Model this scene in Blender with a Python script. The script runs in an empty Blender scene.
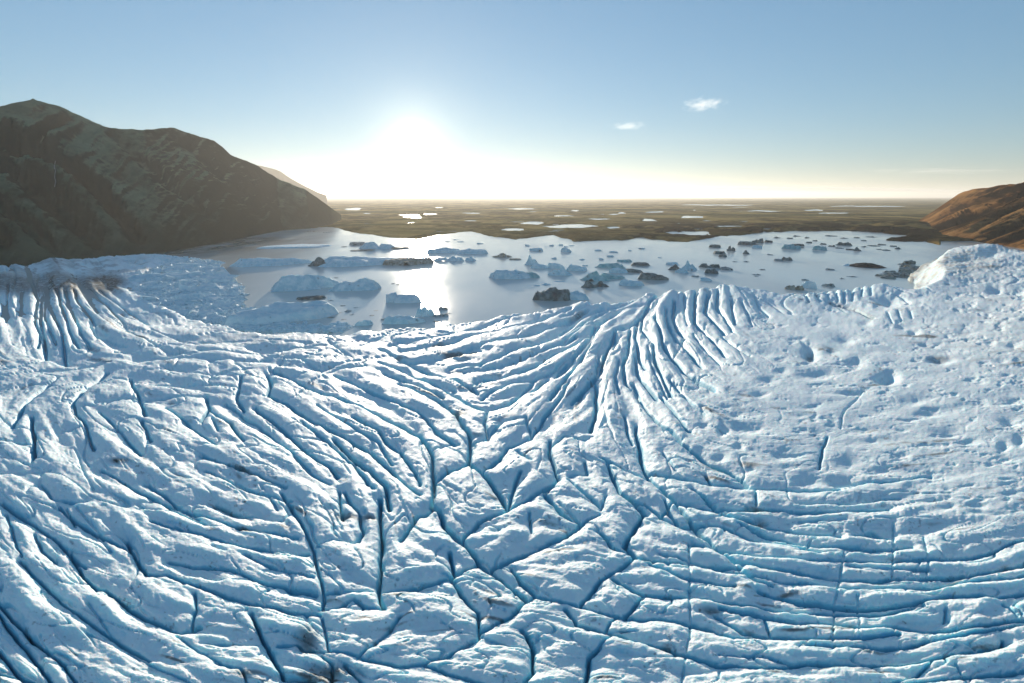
import bpy, bmesh, math, random
import numpy as np
from mathutils import Vector

# ------------------------------------------------------------------ scene, camera, light
sc = bpy.context.scene
COL = sc.collection
SKY_G = .55
HC, FPX, PITCH = 125.0, 512.0, math.radians(15.8)      # camera height (m), focal length (px of a 1024 frame), tilt
CP, SP = math.cos(PITCH), math.sin(PITCH)
SUN_EL, SUN_AZ = math.radians(5.4), math.radians(-10.2)  # azimuth from +Y towards +X
rng = np.random.default_rng(7)
random.seed(7)


def ray(u, v):
    """direction through frame point (u, v); its forward component is 1"""
    a = (np.asarray(u, float) - 512.0) / FPX
    b = -(np.asarray(v, float) - 341.5) / FPX
    return a, CP + b * SP, -SP + b * CP


def at_level(u, v, z=0.0):
    dx, dy, dz = ray(u, v)
    t = (z - HC) / np.minimum(dz, -1e-4)
    return dx * t, dy * t, t


def sstep(a, b, x):                                    # smooth step; falls when a > b
    t = np.clip((x - a) / (b - a), 0, 1)
    return t * t * (3 - 2 * t)


def ice_base(X, Y):
    z = 10 + 36 * (1 - np.clip(Y, -200, 540) / 540) * sstep(620, 440, Y)
    z = z - 7.5 * sstep(-60, -330, X) * sstep(380, 540, Y)
    r = X - 0.5 * Y - 50
    return z + 0.11 * 40 * np.logaddexp(0, r / 40)


def on_ice(u, v):
    dx, dy, dz = ray(u, v)
    lo = np.full(np.shape(dx), 5.0); hi = np.full(np.shape(dx), 9000.0)
    for _ in range(38):
        m = .5 * (lo + hi)
        g = HC + m * dz - ice_base(m * dx, m * dy)
        lo = np.where(g > 0, m, lo); hi = np.where(g > 0, hi, m)
    t = .5 * (lo + hi)
    return dx * t, dy * t, t


def vnoise(x, y, seed):
    """value noise in -1..1"""
    r = np.random.default_rng(seed).random((257, 257)) * 2 - 1
    xi = np.floor(x).astype(int); yi = np.floor(y).astype(int)
    fx = x - xi; fy = y - yi
    fx = fx * fx * fx * (fx * (fx * 6 - 15) + 10); fy = fy * fy * fy * (fy * (fy * 6 - 15) + 10)
    xi &= 255; yi &= 255
    a = r[yi, xi]; b = r[yi, xi + 1]; c = r[yi + 1, xi]; d = r[yi + 1, xi + 1]
    return (a * (1 - fx) + b * fx) * (1 - fy) + (c * (1 - fx) + d * fx) * fy


def fbm(x, y, seed, octv=4, gain=.5):
    s = 0; a = 1; n = 0
    for k in range(octv):
        s = s + a * vnoise(x + 13.7 * k, y + 5.3 * k, seed + k); n += a
        a *= gain; x = x * 2.03; y = y * 2.03
    return s / n


def ridged(x, y, seed, octv=4, gain=.5):
    s = 0; a = 1; n = 0
    for k in range(octv):
        s = s + a * (1 - 2 * np.abs(vnoise(x + 9.1 * k, y + 3.3 * k, seed + k))); n += a
        a *= gain; x = x * 2.03; y = y * 2.03
    return s / n


def inside(poly, X, Y):
    c = np.zeros(X.shape, bool)
    n = len(poly)
    for i in range(n):
        x1, y1 = poly[i]; x2, y2 = poly[(i + 1) % n]
        if y1 == y2: continue
        c ^= ((y1 > Y) != (y2 > Y)) & (X < (x2 - x1) * (Y - y1) / (y2 - y1) + x1)
    return c


def poly_dist(poly, X, Y, closed=True):
    d = np.full(X.shape, 1e9)
    n = len(poly)
    for i in range(n if closed else n - 1):
        x1, y1 = poly[i]; x2, y2 = poly[(i + 1) % n]
        ex, ey = x2 - x1, y2 - y1
        L = ex * ex + ey * ey + 1e-9
        t = np.clip(((X - x1) * ex + (Y - y1) * ey) / L, 0, 1)
        d = np.minimum(d, np.hypot(X - x1 - t * ex, Y - y1 - t * ey))
    return d


# ------------------------------------------------------------------ object helpers
def grid_mesh(name, X, Y, Z, mat, keep=None, attrs=None, smooth=True):
    """one mesh from a grid of points; keep masks its faces"""
    nv, nu = X.shape
    co = np.stack([X, Y, Z], -1).reshape(-1, 3).astype(np.float32)
    i = np.arange(nv * nu).reshape(nv, nu)
    q = np.stack([i[:-1, :-1], i[1:, :-1], i[1:, 1:], i[:-1, 1:]], -1)
    if keep is not None:
        q = q[keep]
    q = q.reshape(-1, 4)
    # face normal must point up: rows run towards the camera
    used = np.zeros(nv * nu, bool); used[q.ravel()] = True
    remap = np.cumsum(used) - 1
    co = co[used]; q = remap[q].astype(np.int32)
    me = bpy.data.meshes.new(name)
    me.vertices.add(len(co)); me.vertices.foreach_set('co', co.ravel())
    me.loops.add(q.size); me.loops.foreach_set('vertex_index', q.ravel())
    me.polygons.add(len(q)); me.polygons.foreach_set('loop_start', np.arange(0, q.size, 4, dtype=np.int32))
    me.polygons.foreach_set('use_smooth', np.full(len(q), smooth))
    for k, a in (attrs or {}).items():
        at = me.attributes.new(k, 'FLOAT', 'POINT')
        at.data.foreach_set('value', a.reshape(-1)[used].astype(np.float32))
    me.update(calc_edges=True); me.validate()
    me.materials.append(mat)
    o = bpy.data.objects.new(name, me); COL.objects.link(o)
    return o


def tag(o, label, cat=None, group=None, kind=None):
    o['label'] = label
    if cat: o['category'] = cat
    if group: o['group'] = group
    if kind: o['kind'] = kind
    return o


# ------------------------------------------------------------------ node helpers
class NT:
    def __init__(s, name):
        s.m = bpy.data.materials.new(name); s.m.use_nodes = True
        s.t = s.m.node_tree; s.n = s.t.nodes; s.n.clear()
        s.out = s.n.new('ShaderNodeOutputMaterial')
        s.b = s.n.new('ShaderNodeBsdfPrincipled'); s.link(s.b.outputs[0], s.out.inputs[0])

    def link(s, a, b): s.t.links.new(a, b)

    def node(s, typ, **kw):
        x = s.n.new(typ)
        for k, v in kw.items(): setattr(x, k, v)
        return x

    def val(s, x, sock):
        if isinstance(x, (int, float)): sock.default_value = x
        elif isinstance(x, tuple): sock.default_value = x if len(x) == 4 or sock.type == 'VECTOR' else (*x, 1)
        else: s.link(x, sock)

    def math(s, op, a, b=0.0, clamp=False):
        x = s.node('ShaderNodeMath', operation=op, use_clamp=clamp)
        s.val(a, x.inputs[0]); s.val(b, x.inputs[1]); return x.outputs[0]

    def mix(s, f, a, b):
        x = s.node('ShaderNodeMix', data_type='RGBA')
        s.val(f, x.inputs[0]); s.val(a, x.inputs[6]); s.val(b, x.inputs[7]); return x.outputs[2]

    def pos(s, scale=(1, 1, 1)):
        g = s.node('ShaderNodeNewGeometry'); m = s.node('ShaderNodeMapping')
        m.inputs['Scale'].default_value = scale
        s.link(g.outputs['Position'], m.inputs[0]); return m.outputs[0]

    def noise(s, vec, scale, detail=4, rough=.55, dist=0.0):
        x = s.node('ShaderNodeTexNoise'); s.link(vec, x.inputs['Vector'])
        x.inputs['Scale'].default_value = scale; x.inputs['Detail'].default_value = detail
        x.inputs['Roughness'].default_value = rough; x.inputs['Distortion'].default_value = dist
        return x.outputs['Fac']

    def ramp(s, f, lo, hi):
        x = s.node('ShaderNodeMapRange'); x.interpolation_type = 'SMOOTHSTEP'
        s.val(f, x.inputs[0]); x.inputs[1].default_value = lo; x.inputs[2].default_value = hi
        return x.outputs[0]

    def attr(s, name):
        x = s.node('ShaderNodeAttribute', attribute_name=name); return x.outputs['Fac']

    def bump(s, h, strength, dist, normal=None):
        x = s.node('ShaderNodeBump'); x.inputs['Strength'].default_value = strength
        x.inputs['Distance'].default_value = dist; s.link(h, x.inputs['Height'])
        if normal is not None: s.link(normal, x.inputs['Normal'])
        return x.outputs[0]


# ------------------------------------------------------------------ materials
def mat_ice():
    k = NT('glacier_ice'); p = k.pos()
    g = k.node('ShaderNodeNewGeometry'); sep = k.node('ShaderNodeSeparateXYZ'); k.link(g.outputs['Normal'], sep.inputs[0])
    n1 = k.noise(p, .11, 6, .62); n2 = k.noise(p, 1.3, 5, .6); n3 = k.noise(p, .03, 4)
    # wind crust lies on the flatter ice; steep walls are bare blue ice
    steep = k.math('SUBTRACT', 1.0, sep.outputs[2])
    s = k.math('ADD', k.math('MULTIPLY', steep, 1.5), k.math('MULTIPLY', k.math('SUBTRACT', n1, .5), .9))
    f = k.ramp(s, .05, 1.0)
    crust = k.mix(n2, (.74, .90, .94), (.88, .94, .95))
    bare = k.mix(n3, (.20, .58, .74), (.34, .69, .79))
    c = k.mix(f, crust, bare)
    # thin dust, grit and debris, plus the dark painted into pit openings
    d0 = k.math('MULTIPLY', k.ramp(k.noise(p, .45, 9, .76), .585, .70), .62)
    d = k.math('ADD', d0, k.math('MULTIPLY', k.attr('dirt'), k.ramp(k.noise(p, .16, 8, .75), .28, .52)), True)
    c = k.mix(d, c, (.075, .068, .058))
    c = k.mix(k.math('MULTIPLY', k.attr('silt'), k.ramp(n1, .3, .7)), c, (.52, .42, .30))  # sandy tint, also carrying the painted sunlit spots
    k.val(c, k.b.inputs['Base Color']); k.b.inputs['Roughness'].default_value = .62
    k.b.inputs['Specular IOR Level'].default_value = .3
    # light travels some metres through glacier ice
    k.b.inputs['Subsurface Weight'].default_value = .6; k.b.inputs['Subsurface Scale'].default_value = 1.6
    k.b.inputs['Subsurface Radius'].default_value = (.35, .85, 1.0)
    b = k.bump(k.noise(p, .5, 9, .7), .36, .9); b = k.bump(k.noise(p, 2.2, 5, .6), .4, .25, b)
    k.link(b, k.b.inputs['Normal']); return k.m


def mat_berg(name, lo, hi, grit, gritcol=(.06, .055, .05)):
    k = NT(name); p = k.pos()
    c = k.mix(k.ramp(k.noise(p, .12, 5, .6), .35, .65), lo, hi)
    c = k.mix(k.math('MULTIPLY', k.ramp(k.noise(p, .22, 7, .7), .62 - .3 * grit, .75 - .2 * grit), min(1, .35 + grit)), c, gritcol)
    k.val(c, k.b.inputs['Base Color']); k.b.inputs['Roughness'].default_value = .75
    k.b.inputs['Specular IOR Level'].default_value = .35
    b = k.bump(k.noise(p, .35, 7, .65), .6, 1.4); k.link(b, k.b.inputs['Normal']); return k.m


def mat_ground():
    k = NT('outwash_plain'); p = k.pos((1, .45, 1))
    q = k.pos((.25, 1.0, 1))
    a = k.ramp(k.noise(p, .0030, 10, .70), .42, .58)
    c = k.mix(a, (.10, .068, .022), (.42, .28, .095))
    c = k.mix(k.ramp(k.noise(q, .0016, 6, .6, .4), .48, .62), c, (.11, .095, .028))
    c = k.mix(k.ramp(k.noise(q, .0006, 5, .6), .55, .68), c, (.22, .165, .085))
    c = k.mix(k.math('MULTIPLY', k.attr('moraine'), k.ramp(k.noise(p, .012, 7, .65), .12, .36)), c, (.012, .010, .008))
    k.val(c, k.b.inputs['Base Color']); k.b.inputs['Roughness'].default_value = .9
    k.b.inputs['Specular IOR Level'].default_value = 0
    b = k.bump(k.noise(p, .05, 8, .7), .8, 5.0); k.link(b, k.b.inputs['Normal']); return k.m


def mat_slope(name, moss, rock, dry, sc_=1.0, low=None):
    k = NT(name); p = k.pos(); q = k.pos((1, 1, .35))
    g = k.node('ShaderNodeNewGeometry'); sep = k.node('ShaderNodeSeparateXYZ'); k.link(g.outputs['Normal'], sep.inputs[0])
    n = k.noise(p, .007 * sc_, 8, .62); n2 = k.noise(q, .02 * sc_, 12, .74)
    c = k.mix(k.ramp(n, .36, .62), moss, dry)
    f = k.math('ADD', k.math('MULTIPLY', k.math('SUBTRACT', .86, sep.outputs[2]), 1.6), k.math('SUBTRACT', n2, .45))
    c = k.mix(k.ramp(f, .12, .55), c, rock)
    c = k.mix(k.attr('gully'), c, rock)  # shade of the gully hollows put into the colour
    if low:                                            # darker towards the foot of the slope
        sz = k.node('ShaderNodeSeparateXYZ'); k.link(g.outputs['Position'], sz.inputs[0])
        zz = k.math('ADD', sz.outputs[2], k.math('MULTIPLY', k.math('SUBTRACT', n, .5), 260.0))
        c = k.mix(k.math('MULTIPLY', k.ramp(zz, 210, 20), .8), c, low)
    k.val(c, k.b.inputs['Base Color']); k.b.inputs['Roughness'].default_value = .95
    k.b.inputs['Specular IOR Level'].default_value = 0
    b = k.bump(k.noise(p, .03 * sc_, 9, .66), .85, 8.0 / sc_); k.link(b, k.b.inputs['Normal']); return k.m


def mat_water():
    k = NT('meltwater'); p = k.pos((1, .35, 1))
    c = k.mix(k.ramp(k.noise(p, .004, 4), .35, .7), (.60, .62, .60), (.68, .67, .62))
    c = k.mix(k.math('MULTIPLY', k.attr('mud'), k.ramp(k.noise(p, .02, 5), .2, .6)), c, (.22, .17, .12))
    k.val(c, k.b.inputs['Base Color'])
    r = k.node('ShaderNodeMapRange'); k.link(k.noise(p, .006, 5), r.inputs[0])
    r.inputs[1].default_value = .35; r.inputs[2].default_value = .65; r.inputs[3].default_value = .11; r.inputs[4].default_value = .24
    k.link(r.outputs[0], k.b.inputs['Roughness']); k.b.inputs['IOR'].default_value = 1.33
    b = k.bump(k.noise(p, .35, 4), .17, .35); b = k.bump(k.noise(p, .06, 4), .06, 1.2, b)
    k.link(b, k.b.inputs['Normal']); return k.m


def mat_plain(name, col, rough=.6):
    k = NT(name); p = k.pos()
    c = k.mix(k.noise(p, .3, 4), tuple(x * .8 for x in col), tuple(min(1, x * 1.15) for x in col))
    k.val(c, k.b.inputs['Base Color']); k.b.inputs['Roughness'].default_value = rough; return k.m


ICE = mat_ice()
TONE = {
    'white': mat_berg('berg_white', (.56, .74, .80), (.80, .87, .88), .12),
    'blue': mat_berg('berg_blue', (.46, .69, .76), (.72, .85, .88), .18),
    'teal': mat_berg('berg_teal', (.24, .48, .50), (.46, .66, .66), .3),
    'dirty': mat_berg('berg_dirty', (.26, .29, .29), (.46, .50, .50), .5),
    'dark': mat_berg('berg_dark', (.10, .125, .125), (.24, .29, .285), .4),
    'sand': mat_berg('berg_sandy', (.30, .26, .20), (.48, .46, .42), .5, (.13, .10, .07)),
}
GROUND = mat_ground()
MOSS = mat_slope('mossy_slope', (.066, .120, .080), (.020, .036, .031), (.140, .205, .132), 1.0, (.022, .034, .024))
RUST = mat_slope('rusty_slope', (.17, .075, .026), (.012, .008, .006), (.33, .175, .065), 1.3)
FAR = mat_slope('far_slope', (.10, .085, .06), (.07, .06, .05), (.13, .11, .08), .4)
WATER = mat_water()

# ------------------------------------------------------------------ traced ice structure (frame points, then laid on the ice)
CREV = [  # (weight, points) crevasses
 (.7,[(-30,575),(0,604),(30,636),(48,650),(63,663),(77,683),(95,705)]),(.4,[(34,533),(43,550),(56,560)]),
 (.8,[(69,550),(82,576),(97,589),(104,588),(124,603),(148,618),(172,630),(181,631),(200,624)]),(.5,[(194,592),(197,608),(192,625)]),
 (.7,[(125,539),(138,561),(148,574),(167,575),(200,586),(224,595),(260,603),(295,611),(319,612)]),(.4,[(6,511),(10,522),(14,537),(23,556)]),
 (.2,[(88,604),(110,635)]),(.3,[(129,651),(157,668),(179,679),(200,690)]),(.15,[(90,520),(110,551)]),(.3,[(177,636),(200,652),(230,668)]),
 (.6,[(281,492),(295,511),(301,520),(312,541),(316,568),(324,592),(322,606)]),(1,[(380,497),(380,520),(381,544),(381,568),(378,587),(383,606)]),
 (.6,[(319,607),(338,604),(353,598),(365,606),(384,608)]),(1,[(251,612),(262,635),(272,656),(282,673)]),(.4,[(282,674),(315,679)]),
 (.5,[(322,615),(326,639),(330,650),(357,655),(381,637),(400,615)]),(.6,[(357,656),(381,660),(400,664),(421,664),(448,673),(481,683),(520,700)]),
 (.3,[(316,545),(334,540),(355,543),(365,525)]),(.5,[(326,592),(372,589)]),(.4,[(243,553),(267,565),(312,577)]),(.3,[(200,642),(257,642)]),
 (.4,[(276,644),(295,642),(303,649),(329,650)]),(.5,[(322,654),(331,663),(331,683)]),(.6,[(343,663),(365,683),(380,700)]),(.4,[(217,663),(241,669),(245,683)]),
 (.8,[(400,540),(418,513),(435,506)]),(1,[(462,422),(470,436),(470,461),(482,470),(494,483),(508,508)]),(.7,[(508,508),(515,483),(519,470)]),
 (.6,[(396,474),(406,482),(421,492)]),(.6,[(400,451),(414,469),(421,482)]),(.9,[(373,410),(400,421),(421,433),(432,453),(434,481),(432,504)]),
 (1,[(432,504),(439,509),(444,525),(462,539),(479,559),(505,580),(524,596)]),(.7,[(434,481),(452,471),(470,462)]),(.4,[(432,450),(452,442),(459,443)]),
 (.6,[(473,442),(487,438),(485,422),(487,410)]),(.7,[(482,470),(501,457),(508,446),(531,436),(545,417),(562,394),(569,380)]),
 (.5,[(487,436),(503,422),(526,417),(531,434)]),(.7,[(488,410),(508,403),(526,387),(533,380)]),(.8,[(461,538),(477,520),(508,509),(531,495),(559,477)]),
 (.8,[(550,438),(550,452),(559,476),(544,491),(562,511),(583,523)]),(1,[(583,522),(567,535),(543,544),(515,556),(493,565)]),(.7,[(583,522),(600,513)]),
 (.9,[(590,429),(597,406),(594,380)]),(.5,[(550,445),(565,433),(585,438)]),(.4,[(517,448),(531,460)]),(.4,[(569,478),(583,490),(600,506)]),(.3,[(559,500),(580,520)]),
 (.5,[(585,460),(587,471),(571,474)]),(.4,[(529,513),(532,532)]),(.8,[(450,550),(454,571)]),(.7,[(451,577),(464,595),(478,611),(479,635)]),
 (.6,[(479,636),(450,654),(421,664)]),(.8,[(377,588),(400,587),(417,586),(448,576),(479,561)]),(.8,[(480,630),(510,613),(524,599),(536,594)]),
 (.7,[(511,565),(519,578),(536,594),(572,604),(600,611)]),(.8,[(581,604),(591,590),(600,580),(633,556)]),
 (.8,[(565,608),(577,623),(600,630),(648,643),(695,656),(719,664),(767,666),(800,662),(848,663),(872,664),(905,660),(943,656),(1003,644),(1004,637)]),
 (1,[(522,627),(532,644),(534,670),(524,680),(526,700)]),(.25,[(482,635),(510,645),(526,646)]),(1,[(600,646),(589,654),(586,683),(580,705)]),(.5,[(600,644),(612,635)]),
 (.9,[(644,511),(639,520),(626,544),(636,556)]),(.8,[(607,462),(614,476),(620,492),(632,499),(647,512)]),(.7,[(600,533),(612,545),(626,550),(636,556),(691,563),(741,565)]),
 (.8,[(675,497),(684,510),(695,522),(712,541),(734,558),(772,568),(800,572),(833,576),(872,578),(929,577),(977,574),(1024,563),(1080,548)]),
 (.6,[(738,520),(767,531),(800,540),(829,545),(867,547),(912,547)]),(.6,[(650,562),(681,575),(707,582),(734,586)]),(.4,[(734,565),(753,577),(772,584)]),
 (.7,[(611,577),(643,593),(676,595),(700,596),(743,604),(800,609),(860,609),(895,608),(924,603)]),(.8,[(643,596),(624,615)]),
 (.8,[(600,610),(624,616),(664,618),(707,625),(734,635),(772,633),(800,635),(829,637),(872,636),(900,631)]),(.5,[(605,631),(610,620),(617,615)]),
 (.6,[(715,614),(743,630),(767,632)]),(.9,[(720,605),(743,611),(800,619),(836,621),(860,625),(900,625),(948,629),(986,625),(1024,618),(1080,606)]),
 (.22,[(689,540),(689,560),(690,620),(686,650),(682,683)]),(.4,[(765,615),(772,631)]),(.5,[(719,655),(760,655),(800,663)]),
 (.8,[(760,590),(800,599),(831,602),(862,604),(912,602),(953,594),(981,593),(1000,596),(1024,592),(1080,580)]),
 (.7,[(807,642),(833,645),(862,646),(903,644),(948,637),(986,630),(1024,622),(1090,606)]),(.5,[(895,682),(917,673),(934,657)]),(.5,[(855,534),(872,531),(893,538)]),
 (.6,[(893,560),(929,559),(957,557),(988,551),(1024,539),(1080,525)]),(.4,[(848,563),(879,567),(929,569)]),(.4,[(1003,601),(1017,615)]),(.3,[(947,606),(945,620)]),
 (.22,[(893,522),(893,577)]),(.22,[(845,549),(836,599),(833,640)]),(.18,[(925,535),(929,577)]),(.2,[(858,592),(861,635)]),(.3,[(956,663),(967,683)]),
 (.6,[(12,426),(23,406),(37,393),(50,385)]),(1,[(30,415),(33,434),(34,456)]),(.8,[(107,371),(92,383),(87,386),(74,401),(75,412),(84,420),(88,436),(94,448)]),
 (.2,[(73,446),(82,467),(94,490)]),(.8,[(131,377),(132,384),(138,394),(146,415)]),(.7,[(142,420),(152,442)]),(.3,[(0,471),(18,471),(52,470)]),
 (.4,[(40,483),(52,499),(70,503),(87,501)]),(.4,[(66,508),(75,523)]),(.2,[(77,506),(98,533)]),(.5,[(145,483),(162,495),(178,506),(200,518)]),
 (.8,[(200,420),(209,406),(205,394)]),(.6,[(210,408),(230,422),(244,439)]),(.5,[(212,416),(216,430)]),(.8,[(239,376),(237,396),(243,408)]),
 (.9,[(266,374),(270,387),(268,395),(287,403),(310,419),(333,432),(352,439),(369,448),(383,460),(396,474)]),(.8,[(255,407),(275,423),(296,442),(319,460),(331,467),(338,476)]),
 (1,[(333,439),(350,455),(369,470),(383,484),(390,508)]),(.8,[(270,370),(282,375),(294,380),(308,389),(331,394),(350,401),(373,410)]),(.8,[(352,415),(378,429),(387,441),(400,450)]),
 (.7,[(335,375),(350,380),(373,392),(400,402),(421,413),(435,427),(456,443)]),(.5,[(294,457),(312,474),(329,483)]),(.4,[(235,481),(254,491),(270,497),(277,508)]),
 (.4,[(214,502),(237,511),(270,520)]),(.5,[(338,490),(342,518)]),(.6,[(343,490),(359,512),(363,530),(359,540)]),
 (.7,[(400,382),(423,392),(442,401),(456,413),(462,422)]),(.7,[(400,368),(420,376),(430,380),(454,394),(477,406),(488,410)]),
 (.8,[(633,380),(644,403),(656,419),(673,432),(689,448),(710,463),(731,471),(748,485)]),(.6,[(623,413),(628,428),(633,441)]),(.9,[(636,422),(641,446),(644,464),(650,476)]),
 (.7,[(661,395),(677,415),(690,430)]),(.6,[(682,396),(703,414)]),(.7,[(671,378),(680,392)]),(.5,[(701,380),(715,391)]),(.6,[(650,476),(660,485),(675,497)]),
 (.4,[(663,451),(676,470)]),(.5,[(600,457),(623,467),(650,477)]),(.6,[(650,470),(677,476),(710,483),(745,487),(800,489),(840,488)]),(.6,[(691,487),(715,504)]),
 (.6,[(666,497),(670,509),(678,519)]),(.5,[(675,498),(661,515)]),(.5,[(632,499),(647,504),(663,515),(685,522)]),(.7,[(680,499),(712,506),(755,508),(800,511),(849,510),(887,509)]),
 (.8,[(715,508),(745,518),(800,530),(840,536)]),(.5,[(706,475),(711,483)]),(.4,[(755,490),(755,504)]),(.7,[(682,520),(717,523),(750,533),(787,540),(820,550)]),(.4,[(600,508),(605,495)]),
 (.4,[(800,502),(849,503),(901,496)]),(.6,[(826,436),(823,450),(819,468)]),(.5,[(835,484),(882,482),(931,475)]),(.2,[(862,392),(844,413),(840,427)]),(.4,[(800,520),(845,519)]),
 (.6,[(20,290),(20,299),(19,315)]),(.8,[(28,276),(31,283),(37,299),(33,319),(38,330),(36,344)]),(.8,[(42,296),(39,319),(43,342),(45,356)]),(.6,[(46,296),(44,315),(49,328),(54,342)]),
 (.9,[(46,288),(48,301),(55,315),(61,330),(64,354),(66,362)]),(.8,[(57,290),(59,297),(66,315),(70,332),(80,348)]),(.7,[(66,292),(68,299),(76,319),(82,334),(92,348)]),
 (.6,[(74,292),(76,297),(90,315),(96,325)]),(.6,[(84,290),(86,295),(98,311)]),(.5,[(88,290),(107,305),(115,315),(125,325)]),(.5,[(97,290),(127,311),(148,324)]),(.5,[(90,324),(96,336),(109,341),(125,345)]),
 (.5,[(8,285),(7,300),(5,320)]),(.5,[(200,352),(243,353),(288,350),(325,344)]),(.4,[(150,358),(210,360),(249,362),(270,358)]),(.4,[(160,368),(212,376),(233,370),(250,368)]),
 (.5,[(269,372),(286,358),(302,360),(321,370),(341,364),(360,360)]),(.4,[(288,378),(321,372)]),(.4,[(302,360),(327,348),(341,354)]),(.4,[(327,339),(345,354)]),(.4,[(325,374),(337,370),(366,366)]),
 (.5,[(115,352),(150,348),(200,342),(250,340)]),(.5,[(40,372),(75,368),(110,362)]),(.5,[(95,402),(130,398),(165,396),(205,394)]),(.4,[(150,385),(190,383),(236,385)]),(.4,[(0,372),(25,366),(45,358)]),
 (.4,[(60,430),(80,425)]),(.4,[(0,440),(30,442)]),(.4,[(150,330),(180,340),(215,345)]),(.4,[(125,330),(165,352),(190,356)]),
 (.8,[(595,319),(589,337),(572,362),(556,374)]),(.6,[(390,345),(400,342),(439,337),(459,333),(494,321),(525,315),(552,307),(576,301)]),
 (.6,[(400,348),(445,344),(478,335),(521,325),(548,317),(570,309)]),(.7,[(400,360),(420,358),(459,355),(488,344),(509,340),(537,331),(566,319),(588,309)]),
 (.8,[(449,366),(478,364),(509,352),(537,342),(566,331),(584,319)]),(.8,[(464,370),(498,364),(525,358),(548,348),(576,335)]),(.8,[(474,381),(490,376),(517,372),(537,364),(560,350),(588,335)]),
 (.7,[(482,397),(509,382),(533,378),(556,368),(572,358)]),(.8,[(511,399),(537,385),(548,376)]),(.8,[(550,399),(566,378),(580,362),(593,337)]),(.8,[(571,399),(582,390),(595,378),(599,355)]),
 (.7,[(380,350),(400,356),(425,366),(451,376),(478,391)]),(.7,[(380,362),(400,368),(435,382),(459,395)]),(.6,[(385,372),(400,378),(423,385),(443,397)]),
 (.5,[(400,336),(431,327),(464,321),(494,315)]),(.5,[(360,345),(395,333),(430,326)]),
 (1,[(667,290),(650,301),(644,315),(634,323),(617,327),(607,348),(599,370),(591,379),(578,395)]),(.6,[(615,327),(613,348)]),(.9,[(599,321),(593,334),(580,352),(568,364),(560,368)]),
 (.7,[(650,302),(626,305),(603,317),(583,323),(560,342)]),(.7,[(646,293),(619,303),(589,317),(560,334)]),(.6,[(658,288),(634,295),(603,307),(580,315),(560,329)]),(.5,[(642,290),(609,299),(580,308),(560,317)]),
 (.9,[(632,327),(626,352),(622,362),(626,379),(634,387),(640,399)]),(.9,[(640,317),(636,334),(638,354),(646,368)]),(.8,[(634,354),(638,372),(646,383),(658,397)]),
 (.9,[(644,317),(642,329),(652,340),(656,358),(663,377),(671,395)]),(1,[(656,317),(660,330),(662,344),(673,358),(685,370),(697,377),(714,389)]),(.8,[(665,309),(669,323),(677,338),(693,354),(703,364)]),
 (.9,[(673,301),(673,315),(679,329),(685,334)]),(.6,[(693,334),(706,348),(720,360)]),(.9,[(697,291),(695,309),(695,323),(703,331),(714,342),(726,354)]),(.9,[(708,297),(705,313),(714,323),(724,334)]),
 (.8,[(718,293),(716,309),(726,323),(732,331)]),(.7,[(730,303),(732,317),(734,325)]),(.5,[(675,381),(681,391)]),(.7,[(619,358),(615,375),(619,389)]),(.6,[(684,295),(684,310),(688,325)]),
 (.6,[(740,305),(748,318),(752,326)]),(.5,[(752,298),(760,310),(768,316)]),(.5,[(720,335),(740,350),(752,356)]),(.6,[(648,345),(655,372),(668,398)]),
 (.6,[(150,520),(190,531),(222,541),(262,548),(308,551)]),(.5,[(0,500),(38,527),(62,545),(84,566)]),(.5,[(150,500),(200,513),(240,528),(298,536)]),(.5,[(100,470),(140,491),(170,508),(205,524)]),(.5,[(200,455),(240,470),(285,487)]),
 (.6,[(60,508),(95,533),(128,548)]),(.6,[(168,560),(215,566),(262,580),(316,592)]),(.5,[(205,470),(250,490),(292,500)]),(.5,[(20,560),(60,600),(100,630),(150,660)]),(.6,[(690,540),(755,554),(820,559),(893,560)]),(.5,[(660,552),(715,566),(780,580),(850,586),(930,585),(1024,575)]),
 (.6,[(300,420),(330,444),(352,462),(372,487)]),(.5,[(316,405),(350,424),(378,440),(392,462)]),(.5,[(225,400),(258,424),(285,447),(310,470)]),(.5,[(165,405),(190,425),(215,445)]),(.5,[(100,410),(122,432),(140,455)]),
 (.5,[(834,290),(838,302)]),(.5,[(843,288),(844,304)]),(.5,[(851,286),(852,302)]),(.5,[(859,285),(861,297)]),(.5,[(826,290),(829,300)]),(.5,[(868,286),(870,295)]),(.5,[(829,304),(856,310),(873,318)]),
 (.4,[(814,293),(819,303)]),(.4,[(803,296),(808,305)]),(.4,[(888,313),(892,322)]),(.4,[(898,312),(902,320)]),(.4,[(910,313),(913,318)]),
]
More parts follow.
